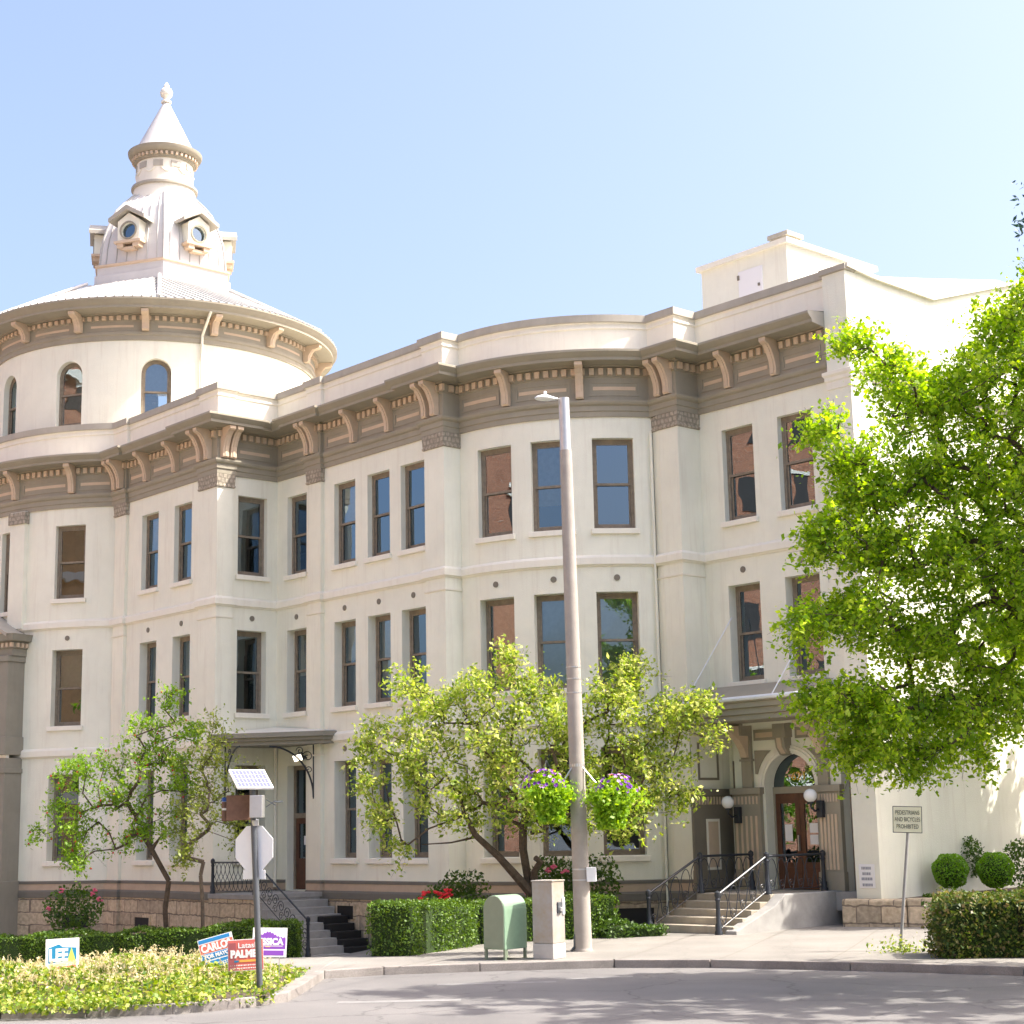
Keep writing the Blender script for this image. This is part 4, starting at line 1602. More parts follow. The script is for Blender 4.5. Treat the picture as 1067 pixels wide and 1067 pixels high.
for face in range(6):           # dormers with round lights
    am = math.radians(HV + 30 + 60 * face)
    nn = Vector((math.cos(am), math.sin(am)))
    tt = Vector((nn.y, -nn.x))

    def D(x, o, z):
        v = Vector(CU) + nn * o + tt * x
        return L3(v.x, v.y, z)
    b = MB()
    body = [(-.46, 24.62), (.46, 24.62), (.46, 25.42), (0, 25.72), (-.46, 25.42)]
    n = 20
    ring = [(.30 * math.cos(2 * math.pi * k / n), 25.03 + .30 * math.sin(2 * math.pi * k / n)) for k in range(n)]
    # front face with a round hole: fan strips from ring to body outline
    def out_pt(a):
        dx, dz = math.cos(a), math.sin(a)
        best = 9
        for (x0, z0), (x1, z1) in zip(body, body[1:] + body[:1]):
            ex, ez = x1 - x0, z1 - z0
            den = dx * ez - dz * ex
            if abs(den) < 1e-9:
                continue
            k_ = ((x0) * ez - (z0 - 25.03) * ex) / den
            u_ = ((x0) * dz - (z0 - 25.03) * dx) / den
            if k_ > 0 and -1e-6 <= u_ <= 1 + 1e-6:
                best = min(best, k_)
        return (dx * best, 25.03 + dz * best)
    angs = sorted([2 * math.pi * k / n for k in range(n)] + [math.atan2(z - 25.03, x) % (2 * math.pi) for x, z in body])
    for a0, a1 in zip(angs, angs[1:] + [angs[0] + 2 * math.pi]):
        p0, p1 = out_pt(a0), out_pt(a1)
        i0_, i1_ = (.30 * math.cos(a0), 25.03 + .30 * math.sin(a0)), (.30 * math.cos(a1), 25.03 + .30 * math.sin(a1))
        b.quad(D(i0_[0], 2.60, i0_[1]), D(p0[0], 2.60, p0[1]), D(p1[0], 2.60, p1[1]), D(i1_[0], 2.60, i1_[1]))
        b.quad(D(i0_[0], 2.60, i0_[1]), D(i1_[0], 2.60, i1_[1]), D(i1_[0], 2.46, i1_[1]), D(i0_[0], 2.46, i0_[1]))
    for (x0, z0), (x1, z1) in zip(body, body[1:] + body[:1]):
        b.quad(D(x0, 2.60, z0), D(x1, 2.60, z1), D(x1, 1.9, z1), D(x0, 1.9, z0))
    dm = b.build('dormer', M['stucco'], HOTEL, recalc=False)
    b = MB()
    for sg in (-1, 1):
        pr = [(0, 25.98), (sg * .76, 25.52), (sg * .76, 25.38), (0, 25.80)]
        b.prism(pr, 1.9, 2.80, lambda x, z, d: D(x, d, z))
    b.build('dormer_hood', M['coping'], dm)
    b = MB()
    b.prism(ring, 2.47, 2.475, lambda x, z, d: D(x, d, z))
    b.build('dormer_glass', M['glass'], dm)
    b = MB()
    for k in range(n):
        a0, a1 = 2 * math.pi * k / n, 2 * math.pi * (k + 1) / n
        vs = [D(r * math.cos(a), o, 25.03 + r * math.sin(a)) for o in (2.59, 2.64) for a in (a0, a1) for r in (.30, .36)]
        b.add(vs, [(0, 1, 3, 2), (4, 6, 7, 5), (0, 4, 5, 1), (2, 3, 7, 6), (0, 2, 6, 4), (1, 5, 7, 3)])
    b.build('dormer_ring', M['taupe'], dm)
    b = MB()
    for x0, x1, z0, z1, o in ((-.56, .56, 24.54, 24.63, 2.70), (-.46, -.2, 24.38, 24.54, 2.64), (.2, .46, 24.38, 24.54, 2.64), (-.26, .26, 24.30, 24.40, 2.58)):
        b.add([D(x, oo, z) for z in (z0, z1) for oo in (2.2, o) for x in (x0, x1)], [(0, 2, 3, 1), (4, 5, 7, 6), (0, 1, 5, 4), (1, 3, 7, 5), (3, 2, 6, 7), (2, 0, 4, 6)])
    b.build('dormer_sill', M['pink'], dm)
CC = L3(CU[0], CU[1], 0)
b = MB()
b.lathe([(1.26, 26.9), (1.22, 27.1), (1.18, 27.45)], CC, 40, cap=False)
b.lathe([(1.1, 27.5), (1.08, 28.52)], CC, 40, cap=False)
ln = b.build('lantern', M['trim'], HOTEL, smooth=True)
b = MB()
b.lathe([(1.18, 27.42), (1.28, 27.45), (1.28, 27.54), (1.1, 27.58)], CC, 40, cap=False)
b.build('lantern_ring', M['coping'], ln, smooth=True)
b = MB()
b.lathe([(1.08, 28.5), (1.16, 28.52), (1.16, 28.56), (1.2, 28.58), (1.2, 28.72), (1.36, 28.78), (1.42, 28.88), (1.44, 28.98), (1.18, 29.02)], CC, 48, cap=False)
b.build('lantern_cornice', M['taupe'], ln, smooth=True)
b = MB()
for k in range(40):
    a = 2 * math.pi * k / 40
    R_ = Matrix.Translation(CC) @ Matrix.Rotation(a, 4, 'Z')
    b.box(1.19, 1.28, -.045, .045, 28.60, 28.71, R_)
b.build('lantern_dentils', M['pink'], ln)
for k in range(10):
    b = MB()
    a = math.radians(HV + 14 + 36 * k)
    R_ = Matrix.Translation(CC) @ Matrix.Rotation(-a, 4, 'Z')
    b.box(1.06, 1.11, -.19, .19, 28.16, 28.40, R_)
    b.build('lantern_panel', M['coping'], ln)
for k in range(10):
    b = MB()
    a = math.radians(HV + 32 + 36 * k)
    pts = []
    for j in range(9):
        f = j / 8 - .5
        aa = -(a + f * .42)
        pts.append(CC + Vector((1.11 * math.cos(aa), 1.11 * math.sin(aa), 28.12 - .16 * math.cos(f * math.pi))))
    b.tube(pts, .025, 5)
    b.build('lantern_swag', M['trim'], ln)
b = MB()
b.lathe([(1.2, 29.0), (1.15, 29.1), (.12, 31.2), (.10, 31.25)], CC, 40, cap=False)
b.build('spire', M['white_roof'], HOTEL, smooth=True)
b = MB()
b.lathe([(.001, 31.2), (.2, 31.2), (.2, 31.28), (.11, 31.34), (.13, 31.42), (.22, 31.5), (.25, 31.64), (.2, 31.78), (.1, 31.86), (.12, 31.9), (.09, 31.97), (.02, 32.08)], CC, 20)
b.build('finial', M['trim'], HOTEL, smooth=True)

# penthouse and low roof slab behind the parapets
b = MB()
b.box(12.1, 15.35, 7.0, 11.0, 15.6, 18.95)
ph = b.build('roof_penthouse', M['stucco'], HOTEL)
b = MB()
b.box(11.98, 15.47, 6.88, 11.15, 18.95, 19.1)
b.build('penthouse_roof', M['trim'], ph)
b = MB()
b.box(13.55, 14.45, 6.96, 7.05, 17.35, 18.55)
b.build('penthouse_door', M['white'], ph, bevel=.01)
b = MB()
for z in (17.5, 18.3):
    b.box(13.53, 13.60, 6.93, 6.97, z, z + .14)
b.box(14.3, 14.36, 6.92, 6.97, 17.95, 18.03)
b.build('hinge', M['taupe_dark'], ph)
b = MB()
b.box(14.55, 15.15, 7.3, 7.9, 19.1, 19.32)
b.box(14.48, 15.22, 7.23, 7.97, 19.32, 19.45)
b.build('roof_vent', M['coping'], ph)
b = MB()
b.prism([(-1.9, 16.2), (-1.9, 17.0), (-7.5, 17.2), (-7.5, 16.2)], 1.0, 7.2, lambda t_, z, d: L3(d, t_ - .4, z))
rs = b.build('rear_roof', M['stucco'], HOTEL)
b = MB()
b.box(.6, 7.5, 2.0, 7.8, 17.22, 17.36)
b.build('rear_roof_edge', M['coping'], rs)

# ------------------------------------------------------------------ stairs
b = MB()
SX0, SX1 = 15.35, 17.70
b.box(SX0, SX1, 2.15, 4.62, -.1, 1.05)
for k in range(4):
    z = 1.05 - .165 * (k + 1)
    b.box(SX0 - .02 - .03 * k, SX1 + .06 * k, 2.15 - .39 * (k + 1), 2.15 - .39 * k, -.1, z)
st = b.build('entrance_steps', M['concrete'], None, bevel=.015)
st.location = (ORG.x, ORG.y, 0)
st.rotation_euler = (0, 0, ROTZ)
tag(st, 'worn concrete steps with landing leading up to the arched double door', 'steps')
b = MB()
b.prism([(-4.6, -.1), (-4.6, 1.06), (-2.3, 1.06), (-1.9, .80), (-.5, .30), (-.5, -.1)], SX1 + .002, SX1 + .34, lambda t_, z, d: L3(d, t_, z))
b.build('cheek_wall', M['grey_concrete'], st, bevel=.02)

b = MB()
LX0, LX1, LT = .12, 2.6, 2.40
b.box(LX0, LX1, -LT, -.1, -.9, .98)
b.box(LX0, LX1 + .02, -LT - .06, -.1, .86, 1.0)
n = 8
for k in range(n):
    z = 1.0 - .2 * (k + 1)
    b.box(LX1 + .32 * k, LX1 + .32 * (k + 1), -LT + .02 - .03 * k, -.1, -1.0, z)
s2 = b.build('side_steps', M['grey_concrete'], None, bevel=.012)
s2.location = (ORG.x, ORG.y, 0)
s2.rotation_euler = (0, 0, ROTZ)
tag(s2, 'grey concrete steps climbing to the side door under the small canopy', 'steps')
b = MB()
b.box(LX0 + .01, LX1 - .01, -LT - .03, -LT + .02, -.9, .86)
b.build('landing_wall', M['rubble'], s2)
b = MB()
pts = [(-.45 + LX0 + 1.55, -.2), (.45 + LX0 + 1.55, -.2)] + [(LX0 + 1.55 + .45 * math.cos(math.pi * k / 12), -.2 + .42 * math.sin(math.pi * k / 12)) for k in range(13)]
b.prism(pts[2:], LT + .031, LT + .036, lambda x, z, d: L3(x, d, z))
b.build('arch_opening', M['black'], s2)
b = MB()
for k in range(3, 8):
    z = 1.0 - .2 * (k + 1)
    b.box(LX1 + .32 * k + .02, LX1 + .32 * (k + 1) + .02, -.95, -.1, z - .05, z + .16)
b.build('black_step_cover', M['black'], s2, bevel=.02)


# ------------------------------------------------------------------ railings
def newel(b, p, h, r=.055):
    b.lathe([(r * 1.7, 0), (r * 1.7, .06), (r * 1.3, .1), (r * 1.5, .2), (r, .26), (r * .85, h - .18), (r * 1.15, h - .14), (r * .9, h - .1), (r * 1.35, h - .04), (r * 1.2, h + .03), (r * .3, h + .07)], p, 12)


def rail_run(b, p, q, h, loops=True, r=.03):
    p, q = Vector(p), Vector(q)
    up = Vector((0, 0, 1))
    d = q - p
    L = math.hypot(d.x, d.y)
    b.tube([p + up * (h - .03), q + up * (h - .03)], r, 8)
    b.tube([p + up * .1, q + up * .1], .012, 5)
    n = max(2, int(L / .33))
    T = Vector((d.x, d.y, 0)).normalized()
    sl_ = d.z / max(L, 1e-6)
    if not loops:
        return
    for k in range(n):
        c = p + d * ((k + .5) / n)
        pts = []
        for j in range(21):          # hanging loop of bent rod
            a = 2 * math.pi * j / 20
            x = .17 * math.sin(a)
            z = h * .5 + (h * .40) * math.cos(a)
            x *= 1.0 if math.cos(a) > 0 else .75
            pts.append(c + T * x + up * (z + sl_ * x))
        b.tube(pts, .011, 5, cap=False)
        b.tube(scroll(c + up * (h * .26), T, None, .1, 1.4, 1 if k % 2 else -1), .009, 4)


def rail_world(s, t, z):
    return wp(s, t, z)


def make_railing(name, pts, h, label, ctop):
    """pts: list of (s,t,z) with newel flags"""
    root = thing(name, label, 'railing', wp(*pts[0]))
    inv = Matrix.Translation(-wp(*pts[0]))
    P_ = [inv @ wp(*p) for p in pts]
    b = MB()
    for a, c in zip(P_[:-1], P_[1:]):
        rail_run(b, a, c, h)
    b.build('rail', M['iron'], root)
    for p in P_:
        b = MB()
        newel(b, p, h)
        b.build('newel_post', M['iron'], root, smooth=True)
    return root


zb = .22
make_railing('iron_railing', [(15.42, -.38, zb), (15.45, -2.22, 1.05), (15.40, -4.2, 1.05)], .92, 'black iron railing on the left of the entrance steps, by the pink panel', None)
make_railing('iron_railing', [(17.62, -.38, zb), (17.58, -2.22, 1.05), (17.58, -4.35, 1.05)], .92, 'black iron railing on the right of the entrance steps, above the cheek wall', None)
# side stairs railing: crossed lattice on the landing, then down the flight
root = thing('iron_railing', 'black iron lattice railing on the landing of the side steps', 'railing', wp(.2, 2.34, 1.0))
inv = Matrix.Translation(-wp(.2, 2.34, 1.0))
b = MB()
p, q = inv @ wp(.2, 2.34, 1.0), inv @ wp(2.5, 2.34, 1.0)
e = inv @ wp(LX1 + .32 * 8, 2.36, -.6)
up = Vector((0, 0, 1))
b.tube([p + up * .9, q + up * .9, e + up * .95], .026, 6)
b.tube([p + up * .08, q + up * .08, e + up * .1], .014, 5)
T = (q - p).normalized()
L = (q - p).length
n = 10
for k in range(n):
    x0, x1 = L * k / n, L * (k + 1) / n
    pts1, pts2 = [], []
    for j in range(13):
        f = j / 12
        w_ = math.sin(f * 2 * math.pi) * .5
        pts1.append(p + T * ((x0 + x1) / 2 + (x1 - x0) * w_) + up * (.08 + .82 * f))
        pts2.append(p + T * ((x0 + x1) / 2 - (x1 - x0) * w_) + up * (.08 + .82 * f))
    b.tube(pts1, .011, 4)
    b.tube(pts2, .011, 4)
d = e - q
T2 = Vector((d.x, d.y, 0)).normalized()
for k in range(9):
    c = q + d * ((k + .5) / 9)
    b.tube(scroll(c + up * .5, T2, None, .17, 1.5, 1 if k % 2 else -1), .012, 5)
    b.tube(scroll(c + up * .25, T2, None, .12, 1.4, -1 if k % 2 else 1), .010, 5)
b.build('rail', M['iron'], root)
for c, h in ((p, .95), (q, .95), (e, 1.0)):
    b = MB()
    newel(b, c, h, .05)
    b.build('newel_post', M['iron'], root, smooth=True)


# ------------------------------------------------------------------ lamps, signs and fittings on the building
def globe_lamp(s, z, label):
    root = thing('globe_lamp', label, 'lamp', wp(s, FR + .14, z), ROTZ, 'globe lamps beside the arched door')
    b = MB()
    b.box(-.09, .09, -.14, 0, -.5, -.08)
    b.build('mount', M['iron'], root, bevel=.02)
    b = MB()
    b.tube([(0, -.14, -.3), (0, -.3, -.34), (-.02, -.42, -.24), (-.02, -.42, -.14)], .025, 8)
    b.lathe([(.07, -.16), (.08, -.12), (.05, -.1)], (-.02, -.42, 0), 12)
    b.build('arm', M['iron'], root)
    b = MB()
    b.ball((-.02, -.42, .04), .165, 20, 14)
    b.build('globe', M['lamp_glass'], root, smooth=True)


globe_lamp(14.86, 3.22, 'white globe lamp on the pier left of the arched door')
globe_lamp(17.56, 3.32, 'white globe lamp on the pier right of the arched door')

root = thing('flood_light', 'small lit flood light mounted above the side door', 'lamp', wp(1.75, .02, 4.95), ROTZ)
b = MB()
b.box(-.04, .04, -.16, 0, -.04, .04)
b.build('arm', M['dark_steel'], root)
fl = MB()
T_ = Matrix.Translation((-.15, -.24, 0)) @ Matrix.Rotation(.45, 4, 'X') @ Matrix.Rotation(.35, 4, 'Z')
fl.box(-.17, .17, -.05, .06, -.11, .11, T_)
fl.build('housing', M['dark_steel'], root, bevel=.01)
me_ = bpy.data.materials.new('lit lamp face')
me_.use_nodes = True
pb = me_.node_tree.nodes['Principled BSDF']
pb.inputs['Base Color'].default_value = (.9, .85, .75, 1)
pb.inputs['Emission Color'].default_value = (1, .9, .7, 1)
pb.inputs['Emission Strength'].default_value = 1.6
fl = MB()
fl.box(-.15, .15, -.056, -.051, -.09, .09, T_)
fl.build('lens', me_, root)

# parking plaque on the end pilaster
root = thing('wall_sign', 'small white sign with four grey lines on the cream end pilaster', 'sign', wp(19.08, -4.095, 1.42), ROTZ)
b = MB()
b.box(-.23, .23, -.02, 0, -.28, .28)
b.build('plate', M['white'], root, bevel=.03)
M['grey_ink'] = mat('grey print', (0.28, 0.29, 0.33), 0.7)
b = MB()
random.seed(3)
for z, x0, x1 in ((.19, -.14, .14), (.06, -.12, .12), (-.06, -.15, .16), (-.20, -.13, .16)):
    x = x0
    b = MB()
    while x < x1:
        w_ = random.uniform(.02, .045)
        b.box(x, min(x + w_, x1), -.024, -.018, z - .035, z + .03)
        x += w_ + .012
    b.build('lettering', M['grey_ink'], root)

# ------------------------------------------------------------------ leaves, hedges, trees
def leaf_cloud(name, pts, size, m, parent, up=0.5, jitter=0.35, wide=0.55, seed=0):
    """one small folded leaf per point"""
    r = np.random.default_rng(seed)
    pts = np.asarray(pts)
    n = len(pts)
    d = r.normal(size=(n, 3))
    d /= np.linalg.norm(d, axis=1)[:, None]
    nrm = r.normal(size=(n, 3))
    nrm[:, 2] += up * 3
    side = np.cross(d, nrm)
    side /= np.linalg.norm(side, axis=1)[:, None] + 1e-9
    fold = np.cross(side, d)
    s = size * (1 + jitter * r.normal(size=n)).clip(.4, 1.8)
    s = s[:, None]
    a = pts - d * s * .5
    t = pts + d * s * .5
    l = pts + side * s * wide * .5 + fold * s * .06 - d * s * .06
    rr = pts - side * s * wide * .5 + fold * s * .06 - d * s * .06
    V = np.stack([a, l, t, rr], 1).reshape(-1, 3)
    Fq = np.arange(n * 4).reshape(n, 4)
    return fast_mesh(name, V, Fq, m, parent)


def skeleton(base, trunk, targets, r_tip, expo, seed, step=.5, wob=.06):
    """grow a branching skeleton to target points; returns list of (p, q, rp, rq)"""
    r = np.random.default_rng(seed)
    nodes = [np.array(p, float) for p in trunk]
    parent = [-1] + list(range(len(trunk) - 1))
    fork0 = max(0, len(trunk) - 3)
    tg = np.asarray(targets)
    order = np.argsort(np.linalg.norm(tg - nodes[-1], axis=1))
    tips = []
    for i in order:
        t = tg[i]
        arr = np.array(nodes[fork0:])
        vec = t - arr
        dist = np.linalg.norm(vec, axis=1)
        cost = dist + .35 * np.maximum(0, arr[:, 2] - t[2])
        j = int(np.argmin(cost)) + fork0
        p = nodes[j]
        L = np.linalg.norm(t - p)
        k = max(1, int(L / step))
        prev = j
        for q in range(1, k + 1):
            f = q / k
            pos = p + (t - p) * f
            pos = pos + np.array([0, 0, 1.0]) * (math.sin(f * math.pi) * L * .07) + r.normal(size=3) * wob * (0 if q == k else 1)
            nodes.append(pos)
            parent.append(prev)
            prev = len(nodes) - 1
        tips.append(prev)
    cnt = np.zeros(len(nodes))
    for t in tips:
        cnt[t] += 1
    for i in range(len(nodes) - 1, 0, -1):
        if parent[i] >= 0:
            cnt[parent[i]] += cnt[i]
    rad = r_tip * np.maximum(cnt, 1) ** expo
    edges = [(nodes[parent[i]], nodes[i], rad[i] if parent[i] >= len(trunk) - 1 else rad[parent[i]], rad[i]) for i in range(1, len(nodes))]
    return edges, np.array(nodes), np.array([nodes[t] for t in tips])


def wood_mesh(edges, name, m, parent, n=6):
    b = MB()
    for p, q, ra, rb in edges:
        b.tube([p, q], [ra, rb], n if ra > .03 else 4, cap=False)
    return b.build(name, m, parent, smooth=True, recalc=False)


def blob_points(blobs, seed):
    """blobs: (px,py,rx,ry,n,Y,depth) -> world points inside ellipsoids"""
    r = np.random.default_rng(seed)
    out = []
    for px, py, rx, ry, n, Y, dep in blobs:
        k = Y / FPX
        c = np.array(at(px, py, Y))
        v = r.normal(size=(n, 3))
        v /= np.linalg.norm(v, axis=1)[:, None]
        v *= (r.random(n) ** .45)[:, None]
        out.append(c + v * np.array([rx * k, dep, ry * k]))
    return np.concatenate(out)


def sprays(tips, parents_dir, per, length, spread, seed, droop=.15, steps=6):
    """leaf positions strung along short twigs that leave each tip"""
    r = np.random.default_rng(seed)
    out, tw_ = [], []
    for t, d0 in zip(tips, parents_dir):
        for _ in range(per):
            d = d0 * .7 + r.normal(size=3) * .75
            d /= np.linalg.norm(d) + 1e-9
            L = length * r.uniform(.5, 1.25)
            st_ = t + r.normal(size=3) * .05
            e_ = st_ + d * L - np.array([0, 0, droop * L])
            tw_.append((st_, e_))
            f = r.random(steps) ** .8
            p = st_ + d * (f * L)[:, None]
            p[:, 2] -= droop * L * f ** 2
            out.append(p + r.normal(size=(steps, 3)) * spread)
    return np.concatenate(out), tw_


def make_tree(name, label, trunk, blobs, leafm, barkm, leaf, per, length, spread, seed, r_tip=.011, expo=.47, steps=6, droop=.15, up=.5, group=None, wide=.55, step=.5):
    base = Vector(trunk[0])
    root = thing(name, label, 'tree', base, group=group)
    off = np.array(base)
    tg = blob_points(blobs, seed)
    edges, nodes, tips = skeleton(base, trunk, tg, r_tip, expo, seed, step)
    edges = [(p - off, q - off, a, c) for p, q, a, c in edges]
    cen = tips.mean(axis=0)
    dirs = tips - (cen - np.array([0, 0, 1.0]))
    dirs /= np.linalg.norm(dirs, axis=1)[:, None] + 1e-9
    pts, tws = sprays(tips - off, dirs, per, length, spread, seed + 1, droop, steps)
    wood = list(edges)
    for a, c in tws[::2]:
        wood.append((a, c, r_tip * .6, r_tip * .25))
    wood_mesh(wood, 'trunk', M[barkm], root)
    leaf_cloud('crown', pts, leaf, M[leafm], root, up, seed=seed + 2, wide=wide)
    return root, pts + off


def px3(px, py, Y):
    return np.array(at(px, py, Y))


# --- big bright tree in front of the end wall (trunk just out of frame)
YT = 29.2
blobs = [(895, 360, 22, 14, 9, YT - .5, .5), (925, 390, 24, 18, 12, YT, .8), (950, 430, 36, 30, 20, YT, 1.3), (985, 400, 30, 32, 16, YT, 1.2),
         (1010, 420, 40, 48, 28, YT, 1.5), (1045, 350, 26, 44, 26, YT, 1.2), (1070, 320, 30, 26, 14, YT + .5, 1.2), (1085, 400, 50, 60, 30, YT, 1.8),
         (865, 452, 22, 12, 8, YT - .8, .5), (890, 478, 28, 20, 14, YT - .5, .8), (905, 515, 34, 26, 22, YT - .3, 1.1), (960, 500, 50, 44, 36, YT, 1.5), (1035, 500, 56, 56, 46, YT, 2.0),
         (868, 560, 30, 22, 18, YT - .6, 1), (920, 570, 46, 34, 34, YT - .3, 1.4), (985, 580, 56, 46, 44, YT, 2.0), (1055, 590, 50, 60, 46, YT, 2.0),
         (850, 645, 26, 16, 12, YT - .8, .9), (900, 640, 40, 28, 30, YT - .5, 1.4), (965, 660, 54, 40, 42, YT, 2), (1040, 670, 56, 50, 46, YT, 2),
         (870, 725, 32, 20, 18, YT - .8, 1), (910, 735, 44, 28, 30, YT - .5, 1.4), (905, 775, 40, 18, 20, YT - .6, 1.0), (965, 735, 48, 32, 32, YT, 1.8), (955, 785, 26, 18, 12, YT - .3, .9), (1000, 778, 28, 16, 12, YT, 1.2), (1030, 740, 44, 30, 26, YT, 1.8),
         (1120, 520, 60, 110, 50, YT, 2.2), (1125, 700, 60, 60, 30, YT, 2.2), (1180, 560, 50, 90, 24, YT, 2.0), (1235, 600, 70, 130, 60, YT - .6, 2.2), (1210, 400, 60, 80, 26, YT, 2.0), (1190, 760, 60, 60, 24, YT - .5, 2.0)]
g0 = px3(1135, 1000, 29.5)
trunk = [(g0[0], g0[1], .1), tuple(px3(1132, 900, 29.5)), tuple(px3(1122, 800, 29.4)), tuple(px3(1110, 720, 29.3)), tuple(px3(1095, 640, 29.3)), tuple(px3(1080, 560, 29.2))]
make_tree('maple_tree', 'large bright green tree overhanging the end wall at the right edge', trunk, blobs, 'leaf_maple', 'bark', .088, 9, .54, .055, 11, r_tip=.008, expo=.45, steps=13, droop=.2, up=.7, wide=.7)
# --- a second tree farther back at the right edge throws its shade on the end wall
blobs = [(1092, 650, 44, 55, 70, 41.0, 1.8), (1170, 625, 60, 80, 130, 41.4, 2.2), (1250, 605, 60, 90, 110, 42, 2.4), (1335, 600, 60, 90, 70, 42.5, 2.4), (1460, 620, 140, 190, 420, 39.5, 4.5)]
g0 = px3(1215, 940, 42)
trunk = [(g0[0], g0[1], .9), tuple(px3(1215, 860, 42)), tuple(px3(1218, 760, 42)), tuple(px3(1222, 680, 42)), tuple(px3(1225, 600, 42))]
make_tree('shade_tree', 'green tree behind the bright one, casting its shade on the end wall', trunk, blobs, 'leaf_maple', 'bark', .19, 8, .7, .1, 13, r_tip=.01, expo=.45, steps=12, droop=.15, up=.6, wide=.7)

# --- yellow green tree in front of the curved bay
YM = 41.4
blobs = [(428, 712, 16, 20, 8, YM, .4), (447, 740, 26, 22, 14, YM, .8), (395, 768, 20, 26, 12, YM, .6), (385, 810, 18, 22, 10, YM - .3, .6), (400, 858, 16, 26, 8, YM - .3, .5),
         (440, 790, 40, 36, 30, YM, 1.2), (495, 735, 36, 30, 26, YM, 1.0), (470, 838, 40, 30, 18, YM, 1.1), (425, 885, 14, 16, 4, YM, .4), (520, 790, 44, 40, 34, YM, 1.4),
         (543, 715, 16, 32, 14, YM, .5), (530, 690, 8, 18, 5, YM, .3), (575, 745, 40, 34, 30, YM, 1.2), (560, 835, 44, 28, 20, YM - .2, 1.2), (610, 790, 46, 42, 36, YM, 1.4),
         (640, 735, 36, 34, 28, YM, 1.2), (655, 705, 24, 18, 12, YM, .7), (690, 745, 36, 24, 24, YM, 1.0), (728, 740, 22, 12, 9, YM - .4, .5), (735, 770, 12, 16, 5, YM - .4, .4), (680, 790, 40, 34, 28, YM, 1.2),
         (650, 845, 36, 26, 20, YM - .3, 1.0), (700, 830, 24, 26, 12, YM - .3, .8), (620, 850, 30, 22, 12, YM - .4, .8), (510, 850, 30, 16, 8, YM, .8)]
g0 = px3(556, 930, YM + .3)
trunk = [(g0[0], g0[1], .1), tuple(px3(550, 915, YM + .3)), tuple(px3(545, 885, YM + .2)), tuple(px3(545, 862, YM + .1)), tuple(px3(552, 835, YM))]
root, _ = make_tree('young_tree', 'spreading yellow green tree in front of the curved bay', trunk, blobs, 'leaf_yellow', 'bark', .105, 6, .5, .08, 23, r_tip=.008, expo=.42, steps=12, droop=.05, up=.4)
b = MB()        # the low leaning stems
off = Vector(trunk[0])
for pth, rs_ in (([(553, 930), (520, 893), (495, 870), (483, 845), (478, 820)], (.12, .09, .075, .05, .03)), ([(556, 928), (557, 908), (563, 898), (558, 894)], (.1, .085, .08, .07)),
                 ([(497, 872), (470, 878), (440, 880)], (.03, .02, .012)), ([(553, 868), (567, 866), (572, 862)], (.05, .035, .02))):
    b.tube([Vector(px3(x, y, YM + .2 - .12 * i)) - off for i, (x, y) in enumerate(pth)], list(rs_), 8)
b.build('leaning_stem', M['bark'], root, smooth=True)

# --- red berried tree and sparse olive tree left
YL = 46.5
blobs = [(178, 735, 10, 18, 7, YL, .4), (165, 760, 22, 14, 10, YL, .6), (200, 765, 18, 12, 8, YL, .5), (150, 782, 28, 20, 14, YL, .9), (105, 800, 26, 18, 12, YL, .8), (75, 815, 18, 18, 9, YL, .6),
         (120, 835, 34, 24, 18, YL, 1.0), (80, 855, 24, 24, 13, YL, .8), (60, 845, 10, 14, 4, YL, .4), (88, 890, 22, 22, 12, YL - .2, .7), (130, 875, 24, 18, 10, YL, .8), (170, 810, 30, 30, 16, YL, 1.0), (165, 855, 26, 22, 10, YL, .8), (195, 815, 16, 24, 8, YL, .6), (45, 870, 8, 10, 3, YL, .3)]
g0 = px3(176, 965, YL)
trunk = [(g0[0], g0[1], -.62), tuple(px3(172, 948, YL)), tuple(px3(176, 918, YL)), tuple(px3(165, 898, YL)), tuple(px3(158, 885, YL)), tuple(px3(150, 872, YL))]
root, pp_ = make_tree('berry_tree', 'crooked tree with green leaves and red berries behind the hedge', trunk, blobs, 'leaf_mid', 'bark', .095, 6, .45, .07, 31, r_tip=.008, expo=.45, steps=11, droop=.1, up=.5)
r_ = np.random.default_rng(5)
b = MB()
sel = pp_[r_.choice(len(pp_), 90, replace=False)] - np.array(root.location)
for c in sel:
    b.ball(tuple(c + r_.normal(size=3) * .03), .028, 6, 4)
tag(b.build('berries', M['berry'], root), kind='stuff')
blobs = [(208, 800, 20, 22, 7, YL - .6, .6), (228, 790, 22, 20, 8, YL - .6, .6), (198, 850, 24, 30, 12, YL - .6, .8), (225, 845, 24, 30, 12, YL - .6, .8), (245, 860, 16, 22, 6, YL - .6, .5), (195, 885, 22, 14, 7, YL - .8, .6), (222, 760, 10, 14, 3, YL - .6, .3), (245, 815, 14, 16, 4, YL - .6, .5)]
g0 = px3(212, 968, YL - .6)
trunk = [(g0[0], g0[1], -.65), tuple(px3(211, 940, YL - .6)), tuple(px3(209, 912, YL - .6)), tuple(px3(212, 898, YL - .6))]
make_tree('olive_tree', 'sparse olive green tree with straight trunk beside the side steps', trunk, blobs, 'leaf_olive', 'bark_grey', .09, 7, .55, .07, 37, r_tip=.009, expo=.45, steps=10, droop=-.05, up=.3)

